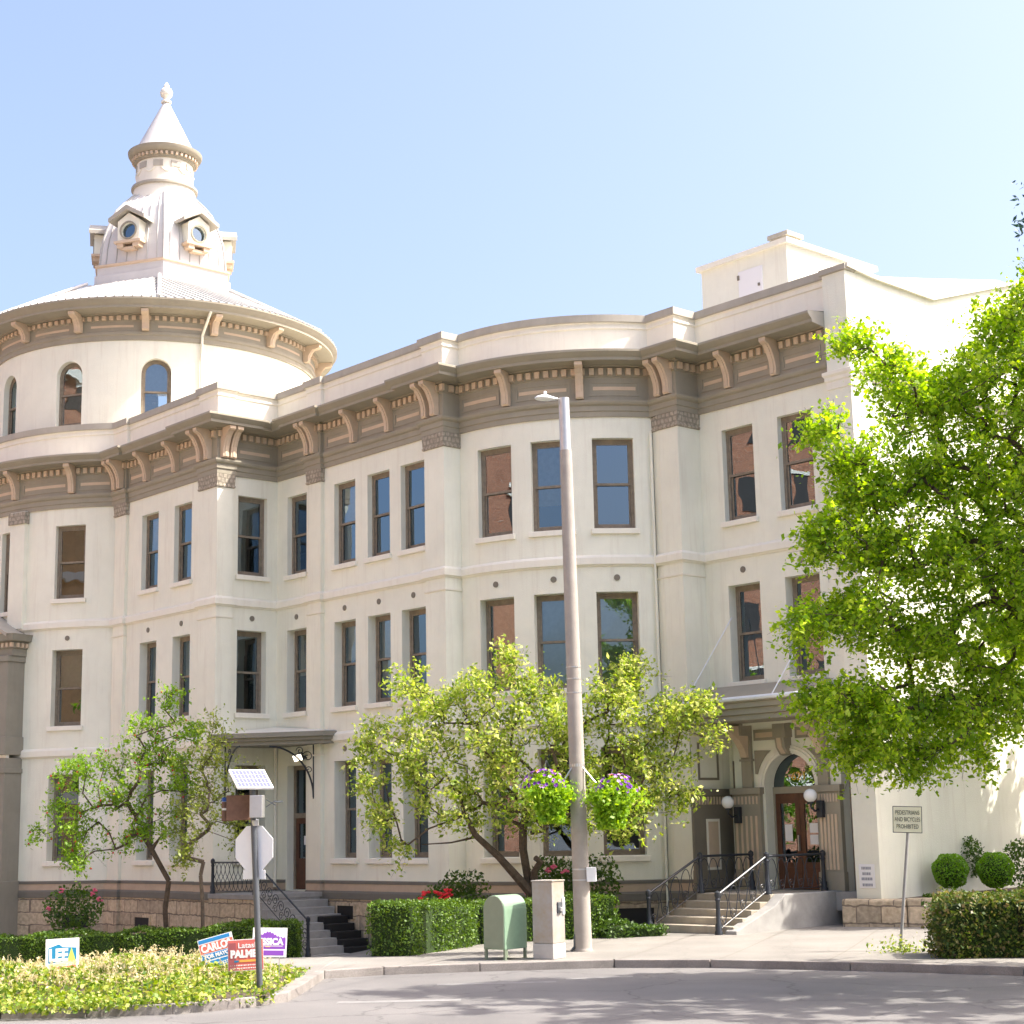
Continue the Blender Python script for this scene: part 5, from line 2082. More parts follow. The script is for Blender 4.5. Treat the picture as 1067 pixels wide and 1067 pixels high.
# --- street tree out of frame to the right: its drooping tips show at the top right corner, its shade on the road
blobs = []
r_ = np.random.default_rng(3)
root_c = Vector((14.6, 27.0, 12.0))
tg = []
for _ in range(380):
    v = r_.normal(size=3)
    v /= np.linalg.norm(v)
    v *= r_.random() ** .4
    p = np.array(root_c) + v * np.array([5.4, 4.8, 4.6])
    if p[0] / p[1] < .345:
        continue
    tg.append(p)
tg += [px3(1070, 240, 25), px3(1076, 197, 25), px3(1082, 238, 25)]
tg = np.array(tg)
root = thing('cedar_tree', 'blue green street tree whose drooping twig tips enter at the top right corner', 'tree', (15.2, 26.5, .1))
off = np.array((15.2, 26.5, .1))
edges, nodes, tips = skeleton(None, [(15.2, 26.5, .1), (15.2, 26.5, 2.5), (15.2, 26.5, 5), (15.2, 26.6, 7.5), (15.1, 26.7, 9.5)], tg, .012, .47, 9, .6)
wood_mesh([(p - off, q - off, a, c) for p, q, a, c in edges], 'trunk', M['bark'], root)
dirs = (tips - np.array([15, 26.7, 10]))
dirs /= np.linalg.norm(dirs, axis=1)[:, None]
pts, _t = sprays(tips - off, dirs, 6, .6, .05, 4, .5, 10)
wpts = pts + off
pts = pts[(wpts[:, 0] / wpts[:, 1]) > .318]
inner = (pts + off)[:, 0] / (pts + off)[:, 1] > .36
leaf_cloud('crown', pts[inner], .27, M['leaf_blue'], root, .3, seed=12, wide=.55)
leaf_cloud('twig_tips', pts[~inner], .10, M['leaf_blue'], root, .1, seed=14, wide=.4)


# --- hedges
def hedge(name, label, line, depth, ztops, zbots, leafm, dens, leaf, seed, cat='hedge', rough=.05, core=True):
    """clipped hedge along a plan polyline (front edge), depth behind it"""
    r = np.random.default_rng(seed)
    base = Vector((line[0][0], line[0][1], 0))
    root = thing(name, label, cat, base)
    off = np.array(base)
    line = [Vector(p) for p in line]
    segs = list(zip(line[:-1], line[1:], ztops[:-1], ztops[1:], zbots[:-1], zbots[1:]))
    pts = []
    b = MB()
    for a, c, za, zc, ba, bc_ in segs:
        L = (c - a).length
        T = (c - a) / L
        nb = Vector((-T.y, T.x))
        if nb.y < 0:
            nb = -nb
        nF = int(L * ((za - ba) + depth * 2 + .4) * dens)
        u = r.random(nF)
        v = r.random(nF) * ((za - ba) + depth + .6 * (za - ba))
        H = za - ba
        for uu, vv in zip(u, v):
            zt_, zb_ = za + (zc - za) * uu, ba + (bc_ - ba) * uu
            lump = .09 * math.sin(uu * L * 2.1 + seed) + .06 * math.sin(uu * L * 5.3) + rough * r.normal()
            if vv < H:
                o_, z_ = -lump * .6, zb_ + vv * (zt_ - zb_) / H
            elif vv < H + depth:
                o_, z_ = vv - H, zt_ + lump * .6
            else:
                o_, z_ = depth + lump * .5, zt_ - (vv - H - depth)
            q = a + T * (uu * L) + nb * o_
            pts.append((q.x, q.y, z_))
        # ends
        for (p_, zt_, zb_, sgn) in ((a, za, ba, -1), (c, zc, bc_, 1)):
            if (sgn < 0 and a is not line[0]) or (sgn > 0 and c is not line[-1]):
                continue
            m_ = int(depth * (zt_ - zb_) * dens * 1.1)
            for _ in range(m_):
                q = p_ + nb * (r.random() * depth) + T * (sgn * (.02 + rough * r.normal()))
                pts.append((q.x, q.y, zb_ + r.random() * (zt_ - zb_)))
        i_ = .05
        A, B_, C_, D_ = a + nb * i_ + T * i_, c + nb * i_ - T * i_, c + nb * (depth - i_) - T * i_, a + nb * (depth - i_) + T * i_
        vs = [(A.x, A.y, ba - .1), (B_.x, B_.y, bc_ - .1), (C_.x, C_.y, bc_ - .1), (D_.x, D_.y, ba - .1), (A.x, A.y, za - i_), (B_.x, B_.y, zc - i_), (C_.x, C_.y, zc - i_), (D_.x, D_.y, za - i_)]
        b.add([np.array(v_) - off for v_ in vs], [(0, 3, 2, 1), (4, 5, 6, 7), (0, 1, 5, 4), (1, 2, 6, 5), (2, 3, 7, 6), (3, 0, 4, 7)])
    if core:
        b.build('dark_core', M['hedge_core'], root)  # unseen dark box added inside the leaves to block light
    leaf_cloud('foliage', np.array(pts) - off, leaf, M[leafm], root, .25, seed=seed + 1, wide=.6)
    return root


hedge('clipped_hedge', 'long clipped dark green hedge behind the campaign signs', [(-15.5, 45.9), (-10.5, 45.3), (-7.2, 44.6), (-5.75, 44.9)], 1.0, [.12, .2, .38, .42], [-.68, -.68, -.68, -.68], 'leaf_hedge', 850, .058, 51)
hl = on_ground(428, 996)
hedge('clipped_hedge', 'clipped green hedge behind the mailbox, below the yellow green tree', [(hl.x, hl.y), (-.9, 39.3), (2.25, 40.4)], 1.0, [hl.z + 1.06, 1.02, 1.1], [hl.z, .0, .12], 'leaf_hedge', 850, .055, 53)
hr = on_ground(957, 1001)
hedge('mixed_hedge', 'shaggy hedge with brownish patches behind the right kerb', [(hr.x + .55, hr.y + .35), (hr.x + 2, hr.y + .2), (hr.x + 6, hr.y - .4)], 1.3, [1.15, 1.22, 1.15], [.12, .12, .12], 'leaf_mix', 700, .075, 57, rough=.09)
lo = on_ground(632, 978)
hedge('ground_cover_plants', 'low strip of green plants left of the entrance steps', [(lo.x, lo.y), (lo.x + 1.35, lo.y + .1)], .7, [lo.z + .3, lo.z + .24], [lo.z, lo.z], 'leaf_dark', 420, .07, 58, cat='plants', rough=.06)


def bush(name, label, c, rad, leafm, leaf, n, seed, cat='shrub', shell=.75, core=True, flowers=None, sz=1.0, group=None):
    r = np.random.default_rng(seed)
    root = thing(name, label, cat, (c[0], c[1], c[2] - rad * sz), group=group)
    off = np.array(root.location)
    v = r.normal(size=(n, 3))
    v /= np.linalg.norm(v, axis=1)[:, None]
    rr = rad * (shell + (1 - shell) * r.random(n) ** .5) * (1 + .05 * np.sin(v[:, 0] * 7 + v[:, 2] * 5))
    p = v * rr[:, None]
    p[:, 2] *= sz
    p = p[p[:, 2] > -rad * sz * .92]
    p += np.array(c)
    leaf_cloud('foliage', p - off, leaf, M[leafm], root, .2, seed=seed + 1, wide=.6)
    if core:
        b = MB()
        b.ball(tuple(np.array(c) - off), rad * .84, 16, 10, sz)
        b.build('dark_core', M['hedge_core'], root, smooth=True)  # unseen dark ball added behind the leaf shell
    if flowers:
        fm, fr, spots = flowers
        b = MB()
        for q in spots:
            q = np.array(q) - off
            for _ in range(5):
                b.ball(tuple(q + r.normal(size=3) * fr * .5), fr * .6, 6, 4, .7)
        b.build('blossoms', M[fm], root, smooth=True)
    return root


# topiary and planting along the end wall
for px, py, rp, lab in ((990, 908, 18, 'left of the two clipped round bushes below the end wall'), (1037, 907, 18.5, 'right of the two clipped round bushes below the end wall')):
    c = px3(px, py, 41.6)
    bush('round_bush', lab, c, rp * 41.6 / FPX, 'leaf_box', .05, 3800, int(px), cat='bush', shell=.93, group='round clipped bushes below the end wall')
c = px3(1010, 893, 43.2)
bush('small_shrub', 'small dark upright shrub between the two round bushes', c, .42, 'leaf_dark', .08, 900, 71, shell=.3, core=False, sz=1.3)
c = px3(1065, 900, 43)
bush('small_shrub', 'dark spreading shrub at the right edge beside the round bush', c, .55, 'leaf_dark', .09, 1000, 72, shell=.3, core=False, sz=1.2)

# low stone retaining wall and bed
b = MB()
rw = [wp(18.72, -3.5), Vector((9.0, 40.15, 0)), Vector((12, 39.7, 0)), Vector((18, 38.6, 0))]
r_ = random.Random(4)
for a, c in zip(rw[:-1], rw[1:]):
    d = c - a
    n = max(1, int(d.length / .9))
    for k in range(n):
        p, q = a + d * (k / n), a + d * ((k + 1) / n)
        T = (q - p).normalized()
        nn = Vector((-T.y, T.x, 0)) * .45
        z1 = .93 + r_.uniform(-.05, .05)
        q2 = q - T * .012
        b.add([(p.x, p.y, 0), (q2.x, q2.y, 0), (q2.x + nn.x, q2.y + nn.y, 0), (p.x + nn.x, p.y + nn.y, 0),
               (p.x + T.x * .02, p.y + .04, z1), (q2.x - T.x * .02, q2.y + .04, z1 + r_.uniform(-.03, .03)), (q2.x + nn.x, q2.y + nn.y, z1), (p.x + nn.x, p.y + nn.y, z1)],
              [(0, 1, 5, 4), (1, 2, 6, 5), (2, 3, 7, 6), (3, 0, 4, 7), (4, 5, 6, 7)])
tag(b.build('retaining_wall', M['rubble'], bevel=.05), 'low mossy stone retaining wall at the foot of the end wall', 'wall')
b = MB()
e0, e1 = wp(19.46, -4.3), wp(19.46, -22)
bed = [(rw[0].x + .2, rw[0].y + .3), (9.1, 40.5), (12.05, 40.05), (18, 38.95), (24, 42), (e1.x, e1.y)]
b.add([(x, y, .86 + .02 * (y - 40)) for x, y in bed], [tuple(range(len(bed)))])
tag(b.build('flower_bed', M['mulch']), kind='structure')
r_ = np.random.default_rng(15)
pp_ = np.stack([r_.uniform(9.6, 13, 1300), r_.uniform(40.3, 41.2, 1300), r_.uniform(.88, .98, 1300)], 1)
tag(leaf_cloud('bed_grass', pp_, .09, M['leaf_dark'], None, .1, seed=16), kind='stuff')

# roses behind the hedges
c = px3(76, 948, 48.5)
bush('rose_bush', 'rose bush with deep pink blooms against the stone plinth at left', c, .85, 'leaf_dark', .10, 1500, 81, shell=.2, core=False, sz=.85,
     flowers=('petal_rose', .07, [px3(x, y, 47.9) for x, y in ((96, 932), (103, 937), (98, 928), (50, 947), (64, 928))]))
c = px3(457, 945, 42.2)
bush('rose_bush', 'rose bush with bright red blooms behind the clipped hedge', c, .55, 'leaf_dark', .09, 900, 83, shell=.2, core=False,
     flowers=('petal_red', .085, [px3(x, y, 41.7) for x, y in ((438, 936), (443, 932), (447, 940), (456, 930), (461, 933), (466, 928), (462, 938), (468, 934))]))
c = px3(482, 935, 42.8)
bush('leafy_shrub', 'dark leafy shrub right of the red roses', c, .72, 'leaf_dark', .10, 1200, 84, shell=.2, core=False, sz=1.0)
c = px3(578, 922, 42.6)
bush('rose_bush', 'rose bush with pale pink blooms behind the utility cabinet', c, .75, 'leaf_dark', .10, 1500, 85, shell=.2, core=False, sz=1.0,
     flowers=('petal_rose', .075, [px3(x, y, 42) for x, y in ((572, 906), (576, 904), (588, 908), (549, 929), (560, 921))]))
c = px3(618, 922, 43)
bush('leafy_shrub', 'dark leafy shrub behind the concrete lamp post', c, .75, 'leaf_dark', .10, 1200, 86, shell=.2, core=False, sz=1.1)

# ivy island: a mounded bed on the kerb corner
b = MB()
ix0, ix1 = -16.0, -4.05


def ivy_h(X, Y):
    y0 = kerb_y(X) + .3
    f = (Y - y0) / 5.2
    if f < 0 or f > 1:
        return 0
    return (.34 * math.sin(math.pi * f ** 1.35) ** .9 + .04) * sm((-4.0 - X) / 1.5) * (1 + .12 * math.sin(X * 1.7) + .1 * math.sin(Y * 2.3 + X))


gx, gy = 50, 20
idx = {}
for i in range(gx + 1):
    X = ix0 + (ix1 - ix0) * i / gx
    for j in range(gy + 1):
        Y = kerb_y(min(X, -4.4)) + .22 + 5.3 * j / gy
        idx[i, j] = len(b.v)
        b.v.append((X, Y, ground(X, Y) + .01 + ivy_h(X, Y) * .85))
for i in range(gx):
    for j in range(gy):
        b.f.append((idx[i, j], idx[i + 1, j], idx[i + 1, j + 1], idx[i, j + 1]))
tag(b.build('planting_bed', M['soil']), kind='structure')
r_ = np.random.default_rng(21)
pts, straw = [], []
while len(pts) < 46000:
    X = r_.uniform(-14, -3.95)
    Y = kerb_y(min(X, -4.4)) + r_.uniform(-.34 if X < -6 else -.12, 5.2)
    h = ivy_h(X, max(Y, kerb_y(min(X, -4.4)) + .34))
    if h < .03 and r_.random() > .25:
        continue
    clump = .5 + .5 * math.sin(X * 3.1 + 1.3 * math.sin(Y * 2.2)) * math.sin(Y * 2.7 + .8 * math.sin(X * 1.9))
    z = (ground(X, Y) if Y > kerb_y(X) - .02 else .13) + h * (.72 + .42 * clump) + r_.uniform(-.07, .1)
    pts.append((X, Y, max(z, .04)))
tag(leaf_cloud('ivy', pts, .07, M['leaf_ivy'], None, .4, seed=22, wide=.75), 'bright lime green ground cover', 'ground cover', kind='stuff')
V, Fq = [], []
for _ in range(1500):
    X = r_.uniform(-11.5, -4.2)
    Y = kerb_y(min(X, -4.4)) + r_.uniform(1.2, 5.0)
    pf = math.exp(-((X + 7.2) / 2.6) ** 2)
    if r_.random() > pf:
        continue
    z0 = ground(X, Y) + ivy_h(X, Y) * .9
    h = r_.uniform(.08, .26)
    a = r_.uniform(0, 2 * math.pi)
    lx, ly = r_.normal() * .09, r_.normal() * .09
    w_ = .004
    dx, dy = math.cos(a) * w_, math.sin(a) * w_
    o = len(V)
    V += [(X - dx, Y - dy, z0), (X + dx, Y + dy, z0), (X + lx + dx, Y + ly + dy, z0 + h), (X + lx - dx, Y + ly - dy, z0 + h)]
    Fq.append((o, o + 1, o + 2, o + 3))
    for _k in range(7):
        straw.append((X + lx * .9 + r_.normal() * .022, Y + ly * .9 + r_.normal() * .022, z0 + h * r_.uniform(.55, 1.08)))
tag(fast_mesh('grass_stalks', np.array(V), np.array(Fq), M['leaf_straw']), kind='stuff')
tag(leaf_cloud('grass_heads', straw, .05, M['leaf_straw'], None, .0, seed=24, wide=.4), kind='stuff')
# weeds at the kerb by the sign post
r_ = np.random.default_rng(25)
w0 = on_ground(940, 993)
pp_ = np.stack([w0.x + r_.normal(size=260) * .28, w0.y + .1 + r_.normal(size=260) * .18, w0.z + abs(r_.normal(size=260)) * .14], 1)
tag(leaf_cloud('weeds', pp_, .07, M['leaf_ivy'], None, .3, seed=26), kind='stuff')

# ------------------------------------------------------------------ street furniture
# lamp post
P0 = on_ground(608, 991)
PB = Vector((P0.x, P0.y, P0.z))
top = at(587.5, 415, P0.y)
lp = thing('street_lamp', 'tall grey concrete street lamp post with hanging baskets', 'street lamp', PB)
v = top - PB
b = MB()
b.lathe([(.2, 0), (.2, .02), (.185, .06)], (0, 0, 0), 20)
b.tube([(0, 0, 0), v * .9], [.185, .135], 20)
b.build('post', M['grey_concrete'] if False else mat('post concrete', (0.40, 0.36, 0.32), .9, .18, 3, .3, 70), lp, smooth=True)
b = MB()
b.tube([v * .9, v], [.125, .12], 20)
b.build('post_top', M['steel'], lp, smooth=True)
b = MB()
hd = v + Vector((-.12, 0, -.02))
T_ = Matrix.Translation(hd) @ Matrix.Rotation(.06, 4, 'Y')
prof = [(-.02, .05, .03), (-.12, .09, .05), (-.24, .17, .085), (-.38, .17, .08), (-.48, .13, .05), (-.53, .05, .02)]
k = 14
for x, w_, h_ in prof:
    for i in range(k):
        a = 2 * math.pi * i / k
        y, z = w_ * math.cos(a), h_ * math.sin(a)
        if z < 0:
            z *= .45
        b.v.append(tuple(T_ @ Vector((x, y, z))))
for j in range(len(prof) - 1):
    for i in range(k):
        b.f.append((j * k + i, j * k + (i + 1) % k, (j + 1) * k + (i + 1) % k, (j + 1) * k + i))
b.f.append(tuple(range(k)))
b.f.append(tuple((len(prof) - 1) * k + i for i in range(k)))
b.lathe([(.035, 0), (.035, .09), (.02, .1)], tuple(T_ @ Vector((-.3, 0, .07))), 10)
b.build('lamp_head', M['sign_alu'], lp, smooth=True)
b = MB()
b.tube([v * .32 + Vector((.1, -.1, 0)), v * .32 + Vector((.95, -.25, -1.05))], .018, 6)
b.tube([v * .32 + Vector((-.1, -.1, 0)), v * .32 + Vector((-.75, -.25, -1.0))], .018, 6)
b.lathe([(.168, 0), (.168, .06)], tuple(v * .32), 20, cap=False)
b.build('basket_arm', M['steel'], lp)
b = MB()
b.box(.10, .31, -.2, .04, 1.42, 1.72)
b.build('control_box', M['sign_alu'], lp, bevel=.015)
b = MB()
for z in (1.46, 1.68):
    b.lathe([(.182, z - .015), (.182, z + .015)], (v.x * z / v.z, v.y * z / v.z, 0), 20, cap=False)
for z in (5.4, 5.7, 5.95):
    b.lathe([(.164, z - .012), (.164, z + .012)], (v.x * z / v.z, v.y * z / v.z, 0), 20, cap=False)
b.build('strap', M['steel'], lp)
b = MB()
b.tube([(-.17, -.05, .35), (-.18, -.05, .1), (-.26, -.06, .0)], .03, 6)
b.build('conduit', M['dark_steel'], lp)


def basket(px, py, Y, lab, seed, flip=1):
    c = px3(px, py, Y)
    root = thing('hanging_basket', lab, 'flower basket', tuple(c), group='hanging flower baskets on the lamp post')
    r = np.random.default_rng(seed)
    b = MB()
    b.lathe([(.02, -.25), (.18, -.2), (.29, -.05), (.31, .05)], (0, 0, 0), 16)
    b.build('bowl', M['hedge_core'], root, smooth=True)
    b = MB()
    for a in (0, 2.1, 4.2):
        b.tube([(.28 * math.cos(a), .28 * math.sin(a), .05), (0, 0, .62)], .008, 4)
    b.build('chain', M['dark_steel'], root)
    n = 1500
    x = r.normal(size=n) * .26
    y = r.normal(size=n) * .26
    z = .12 + .12 * r.normal(size=n) - .5 * (x * x + y * y)
    p1 = np.stack([x, y, z], 1)
    n = 2200
    a = r.random(n) * 2 * math.pi
    h = r.random(n)
    rad = .36 - .16 * h + r.normal(size=n) * .05
    p2 = np.stack([rad * np.cos(a) + .08 * flip, rad * np.sin(a), .02 - .72 * h], 1)
    leaf_cloud('foliage', np.concatenate([p1, p2]), .085, M['leaf_lime'], root, .2, seed=seed + 1, wide=.7)
    for nm, mm, k in (('blossoms', 'petal_purple', 55), ('blossoms', 'petal_mauve', 30), ('blossoms', 'petal_orange', 5)):
        b = MB()
        for _ in range(k):
            a = r.uniform(0, 2 * math.pi)
            e_ = r.uniform(.05, 1.3)
            if mm == 'petal_orange':
                e_ = r.uniform(1.0, 1.4)
            R_ = .47
            q = Vector((R_ * math.cos(a) * math.cos(e_) - .06 * flip, R_ * math.sin(a) * math.cos(e_), .02 + .40 * math.sin(e_)))
            nrm = Vector((q.x, q.y, q.z + .1)).normalized()
            u_ = nrm.orthogonal().normalized()
            w_ = nrm.cross(u_)
            pts = [q + nrm * .01] + [q + (u_ * math.cos(t_) + w_ * math.sin(t_)) * (.05 if i % 2 else .033) + nrm * .03 for i, t_ in enumerate([2 * math.pi * k_ / 10 for k_ in range(10)])]
            b.add(pts, [(0, i, i % 10 + 1) for i in range(1, 11)])
        b.build(nm, M[mm], root)
    return root


basket(570, 823, P0.y - .35, 'hanging flower basket on the left side of the lamp post', 91, 1)
basket(640, 828, P0.y - .35, 'larger hanging flower basket on the right side of the lamp post', 95, -1)

# mailbox
mb0 = on_ground(528, 1000)
root = thing('mailbox', 'pale green round topped mailbox on short legs by the kerb', 'mailbox', (mb0.x - .02, mb0.y + .25, mb0.z), math.radians(-38))
w_, dp_ = .27, .36
prof = [(-w_, .2), (w_, .2), (w_, .98)] + [(w_ * math.cos(math.pi * k / 14), .98 + w_ * math.sin(math.pi * k / 14)) for k in range(1, 14)] + [(-w_, .98)]
M['mail_green'] = mat('weathered green paint', (0.24, 0.37, 0.25), .45, .15, 5, stain=.3, stain_col=(.24, .30, .22))
M['mail_shaded'] = mat('shaded olive green paint', (0.22, 0.27, 0.19), .5, .1, 5, stain=.25, stain_col=(.2, .22, .17))  # darker copy of the body green, shade of the front put into the colour
b = MB()
b.prism(prof, -dp_, dp_, lambda x, z, d: Vector((x, d, z)))
b.build('body', M['mail_green'], root, bevel=.012)
b = MB()
pr2 = [(x * .94, .22 + (z - .2) * .975) for x, z in prof]
b.prism(pr2, -dp_ - .012, -dp_ + .01, lambda x, z, d: Vector((x, d, z)))
b.build('front_panel', M['mail_shaded'], root, bevel=.006)
for x in (-w_ + .03, w_ - .03):
    for y in (-dp_ + .04, dp_ - .04):
        b = MB()
        b.box(x - .025, x + .025, y - .025, y + .025, 0, .205)
        b.box(x - .045, x + .045, y - .045, y + .045, 0, .012)
        b.build('leg', M['mail_shaded'], root)

# utility cabinet
ub = on_ground(573, 1000)
root = thing('utility_cabinet', 'grey metal utility cabinet with rusty patches beside the lamp post', 'utility cabinet', (ub.x, ub.y + .3, ub.z), math.radians(-33))
M['cab'] = mat('grey cabinet steel', (0.36, 0.36, 0.36), .5, .1, 3, color2=(0.33, 0.28, 0.21), stain=.35, stain_col=(.42, .33, .22))  # tan tone and stain streaks put warm sun patches into the steel colour
b = MB()
b.box(-.24, .24, -.24, .24, 0, .30)
b.build('concrete_base', mat('pale concrete', (0.48, .46, .43), .9, .15, 4), root, bevel=.015)
b = MB()
b.box(-.235, .235, -.235, .235, .305, 1.50)
b.box(-.25, .25, -.25, .25, 1.50, 1.53)
b.build('cabinet_body', M['cab'], root, bevel=.01)
b = MB()
b.box(.235, .27, -.06, .08, .88, 1.10)
b.build('handle_plate', M['dark_steel'], root, bevel=.01)
b = MB()
b.box(.26, .31, -.03, .05, .92, 1.0)
b.build('padlock', M['steel'], root, bevel=.01)
b = MB()
b.box(.235, .262, .13, .21, .85, 1.18)
b.build('hinge_cover', M['sign_alu'], root, bevel=.008)

# stop sign seen from behind, solar panel and box on the same post
sb = on_ground(271, 1033)
sp_top = at(263, 819, sb.y)
root = thing('stop_sign', 'back of an octagonal stop sign on a leaning post with solar panel', 'road sign', sb)
v = sp_top - sb
b = MB()
b.tube([(0, 0, -.05), v], .052, 12)
b.build('post', M['dark_steel'], root, smooth=True)
yaw = math.radians(-8)


def face(px, py, dy, rz=yaw):
    c = at(px, py, sb.y + dy) - sb
    return Matrix.Translation(c) @ Matrix.Rotation(rz, 4, 'Z')


T_ = face(264, 884, .06, math.radians(-24))
b = MB()
R_ = .40
b.prism([(R_ * math.cos(math.radians(22.5 + 45 * k)), R_ * math.sin(math.radians(22.5 + 45 * k))) for k in range(8)], .02, .03, lambda x, z, d: T_ @ Vector((x, d, z)))
b.build('octagon_plate', M['sign_alu'], root)
T_ = face(264, 911.5, .06, math.radians(-24))
b = MB()
b.box(-.22, .22, .02, .03, -.075, .075, T_)
b.build('lower_plate', M['sign_alu'], root, bevel=.02)
T_ = face(261.5, 812, 0) @ Matrix.Rotation(math.radians(38), 4, 'Z') @ Matrix.Rotation(math.radians(36), 4, 'X')
b = MB()
b.box(-.32, .32, -.27, .27, -.02, .015, T_)
b.build('solar_panel', M['white'], root)
b = MB()
M['solar'] = mat('solar cells', (0.16, 0.17, 0.27), .25, .3, 20)
for i in range(9):
    for j in range(4):
        x, y = -.285 + i * .0645, -.235 + j * .12
        b.box(x, x + .055, y, y + .11, .016, .019, T_)
b.build('solar_cells', M['solar'], root)
T_ = face(270, 839.5, -.04)
b = MB()
b.box(-.12, .10, -.16, .0, -.20, .17, T_)
b.build('control_box', M['steel'], root, bevel=.01)
M['sign_brown'] = mat('weathered brown sign', (0.20, 0.105, 0.065), .8, .4, 7)
b = MB()
T_ = face(249, 841, .07, math.radians(14))
b.box(-.21, .21, -.02, .02, -.22, .2, T_)
b.build('brown_box', M['sign_brown'], root, bevel=.01)
b = MB()
T_ = face(240, 843, .16, math.radians(40))
b.box(-.16, .05, -.015, .015, -.2, .12, T_)
b.build('brown_sign', M['sign_brown'], root)
b = MB()
b.box(-.16, .05, -.017, .017, .125, .19, T_)
b.build('blue_cap', mat('blue sign', (0.03, 0.09, 0.32), .5), root)
b = MB()
b.box(-.16, .05, -.019, .019, -.02, .015, T_)
b.build('cream_bar', M['trim'], root)
b = MB()
b.box(-.08, .05, -.019, .019, -.15, -.115, T_)
b.build('yellow_bar', mat('yellow sign', (0.7, 0.42, 0.05), .5), root)
b = MB()
p = at(266, 858, sb.y) - sb
b.tube([p + Vector((0, 0, -.03)), p + Vector((.0, -.02, .06))], .062, 12)
b.build('clamp', M['steel'], root)
hb = at(277, 838, sb.y) - sb
b = MB()
b.tube([hb + Vector((0, .0, -.05)), hb + Vector((.16, .02, .06))], .008, 4)
b.tube([hb + Vector((0, .0, .08)), hb + Vector((.16, .02, -.02))], .008, 4)
b.tube([hb + Vector((.12, .02, .04)), hb + Vector((.28, .04, .04))], .012, 5)
b.build('antenna', M['dark_steel'], root)

# prohibition sign
pg = on_ground(938, 991)
tp_ = at(946, 868, pg.y)
root = thing('prohibition_sign', 'pale square pedestrian and bicycle prohibition sign on a bent steel post', 'road sign', pg)
v = tp_ - pg
b = MB()
b.tube([(0, 0, -.05), v * .5 + Vector((.0, 0, 0)), v * .98, v * 1.16 + Vector((.0, .03, 0))], .032, 10)
b.build('post', mat('dull zinc post', (.30, .30, .30), .6, .15, 6), root, smooth=True)
T_ = Matrix.Translation(at(945.5, 854, pg.y) - pg) @ Matrix.Rotation(math.radians(-14), 4, 'Z') @ Matrix.Rotation(math.radians(2.5), 4, 'Y')
M['sign_cream'] = mat('faded cream sign', (0.90, 0.92, 0.74), .5, .1, 5)
b = MB()
b.box(-.29, .29, -.05, -.04, -.265, .265, T_)
b.build('plate', M['dark_steel'], root)
b = MB()
b.box(-.275, .275, -.054, -.049, -.25, .25, T_)
b.build('sign_face', M['sign_cream'], root)
M['ink'] = mat('dark print', (0.06, 0.065, 0.05), .7)
for txt, z, w_ in (('PEDESTRIANS', .135, .47), ('AND BICYCLES', -.0, .50), ('PROHIBITED', -.14, .43)):
    text_mesh(txt, .12, 'lettering', M['ink'], root, T_ @ Matrix.Translation((0, -.056, z)) @ Matrix.Rotation(math.pi / 2, 4, 'X'), width=w_)

# stand pipes and small fittings on the end wall
for px, col, lab in ((950, 'petal_red', 'white standpipe with a red cap at the end wall'), (961, 'iron', 'white standpipe with a black cap at the end wall')):
    p = px3(px + 1, 925, 42.6)
    root = thing('standpipe', lab, 'standpipe', tuple(p + np.array([0, 0, -.2])), group='standpipes at the end wall')
    b = MB()
    b.tube([(0, 0, 0), (-.03, 0, .72)], .065, 12)
    b.build('pipe', mat('blue white pipe', (.62, .66, .72), .5), root, smooth=True)
    b = MB()
    b.tube([(-.03, 0, .72), (-.035, 0, .80)], .06, 10)
    b.build('collar', M['sign_brown'], root)
    b = MB()
    b.tube([(-.035, 0, .80), (-.035, 0, .93)], .075, 10)
    b.tube([(-.12, -.05, .88), (.07, -.02, .88)], .05, 8)
    b.build('cap', M[col], root)


# ------------------------------------------------------------------ campaign signs in the ground cover
M['s_blue'] = mat('sign blue', (0.02, 0.22, 0.52), .5)
M['s_teal'] = mat('sign teal', (0.005, 0.19, 0.36), .5)
M['s_coral'] = mat('sign coral', (0.72, 0.15, 0.11), .5)
M['s_red'] = mat('sign red', (0.62, 0.14, 0.12), .5)
M['s_dred'] = mat('sign maroon', (0.34, 0.09, 0.10), .5)
M['s_purple'] = mat('sign purple', (0.22, 0.06, 0.42), .5)
M['s_green'] = mat('sign lime', (0.50, 0.72, 0.10), .5)
M['s_pale'] = mat('sign pale green', (0.62, 0.80, 0.40), .5)
M['s_orange'] = mat('sign orange', (0.85, 0.40, 0.08), .5)


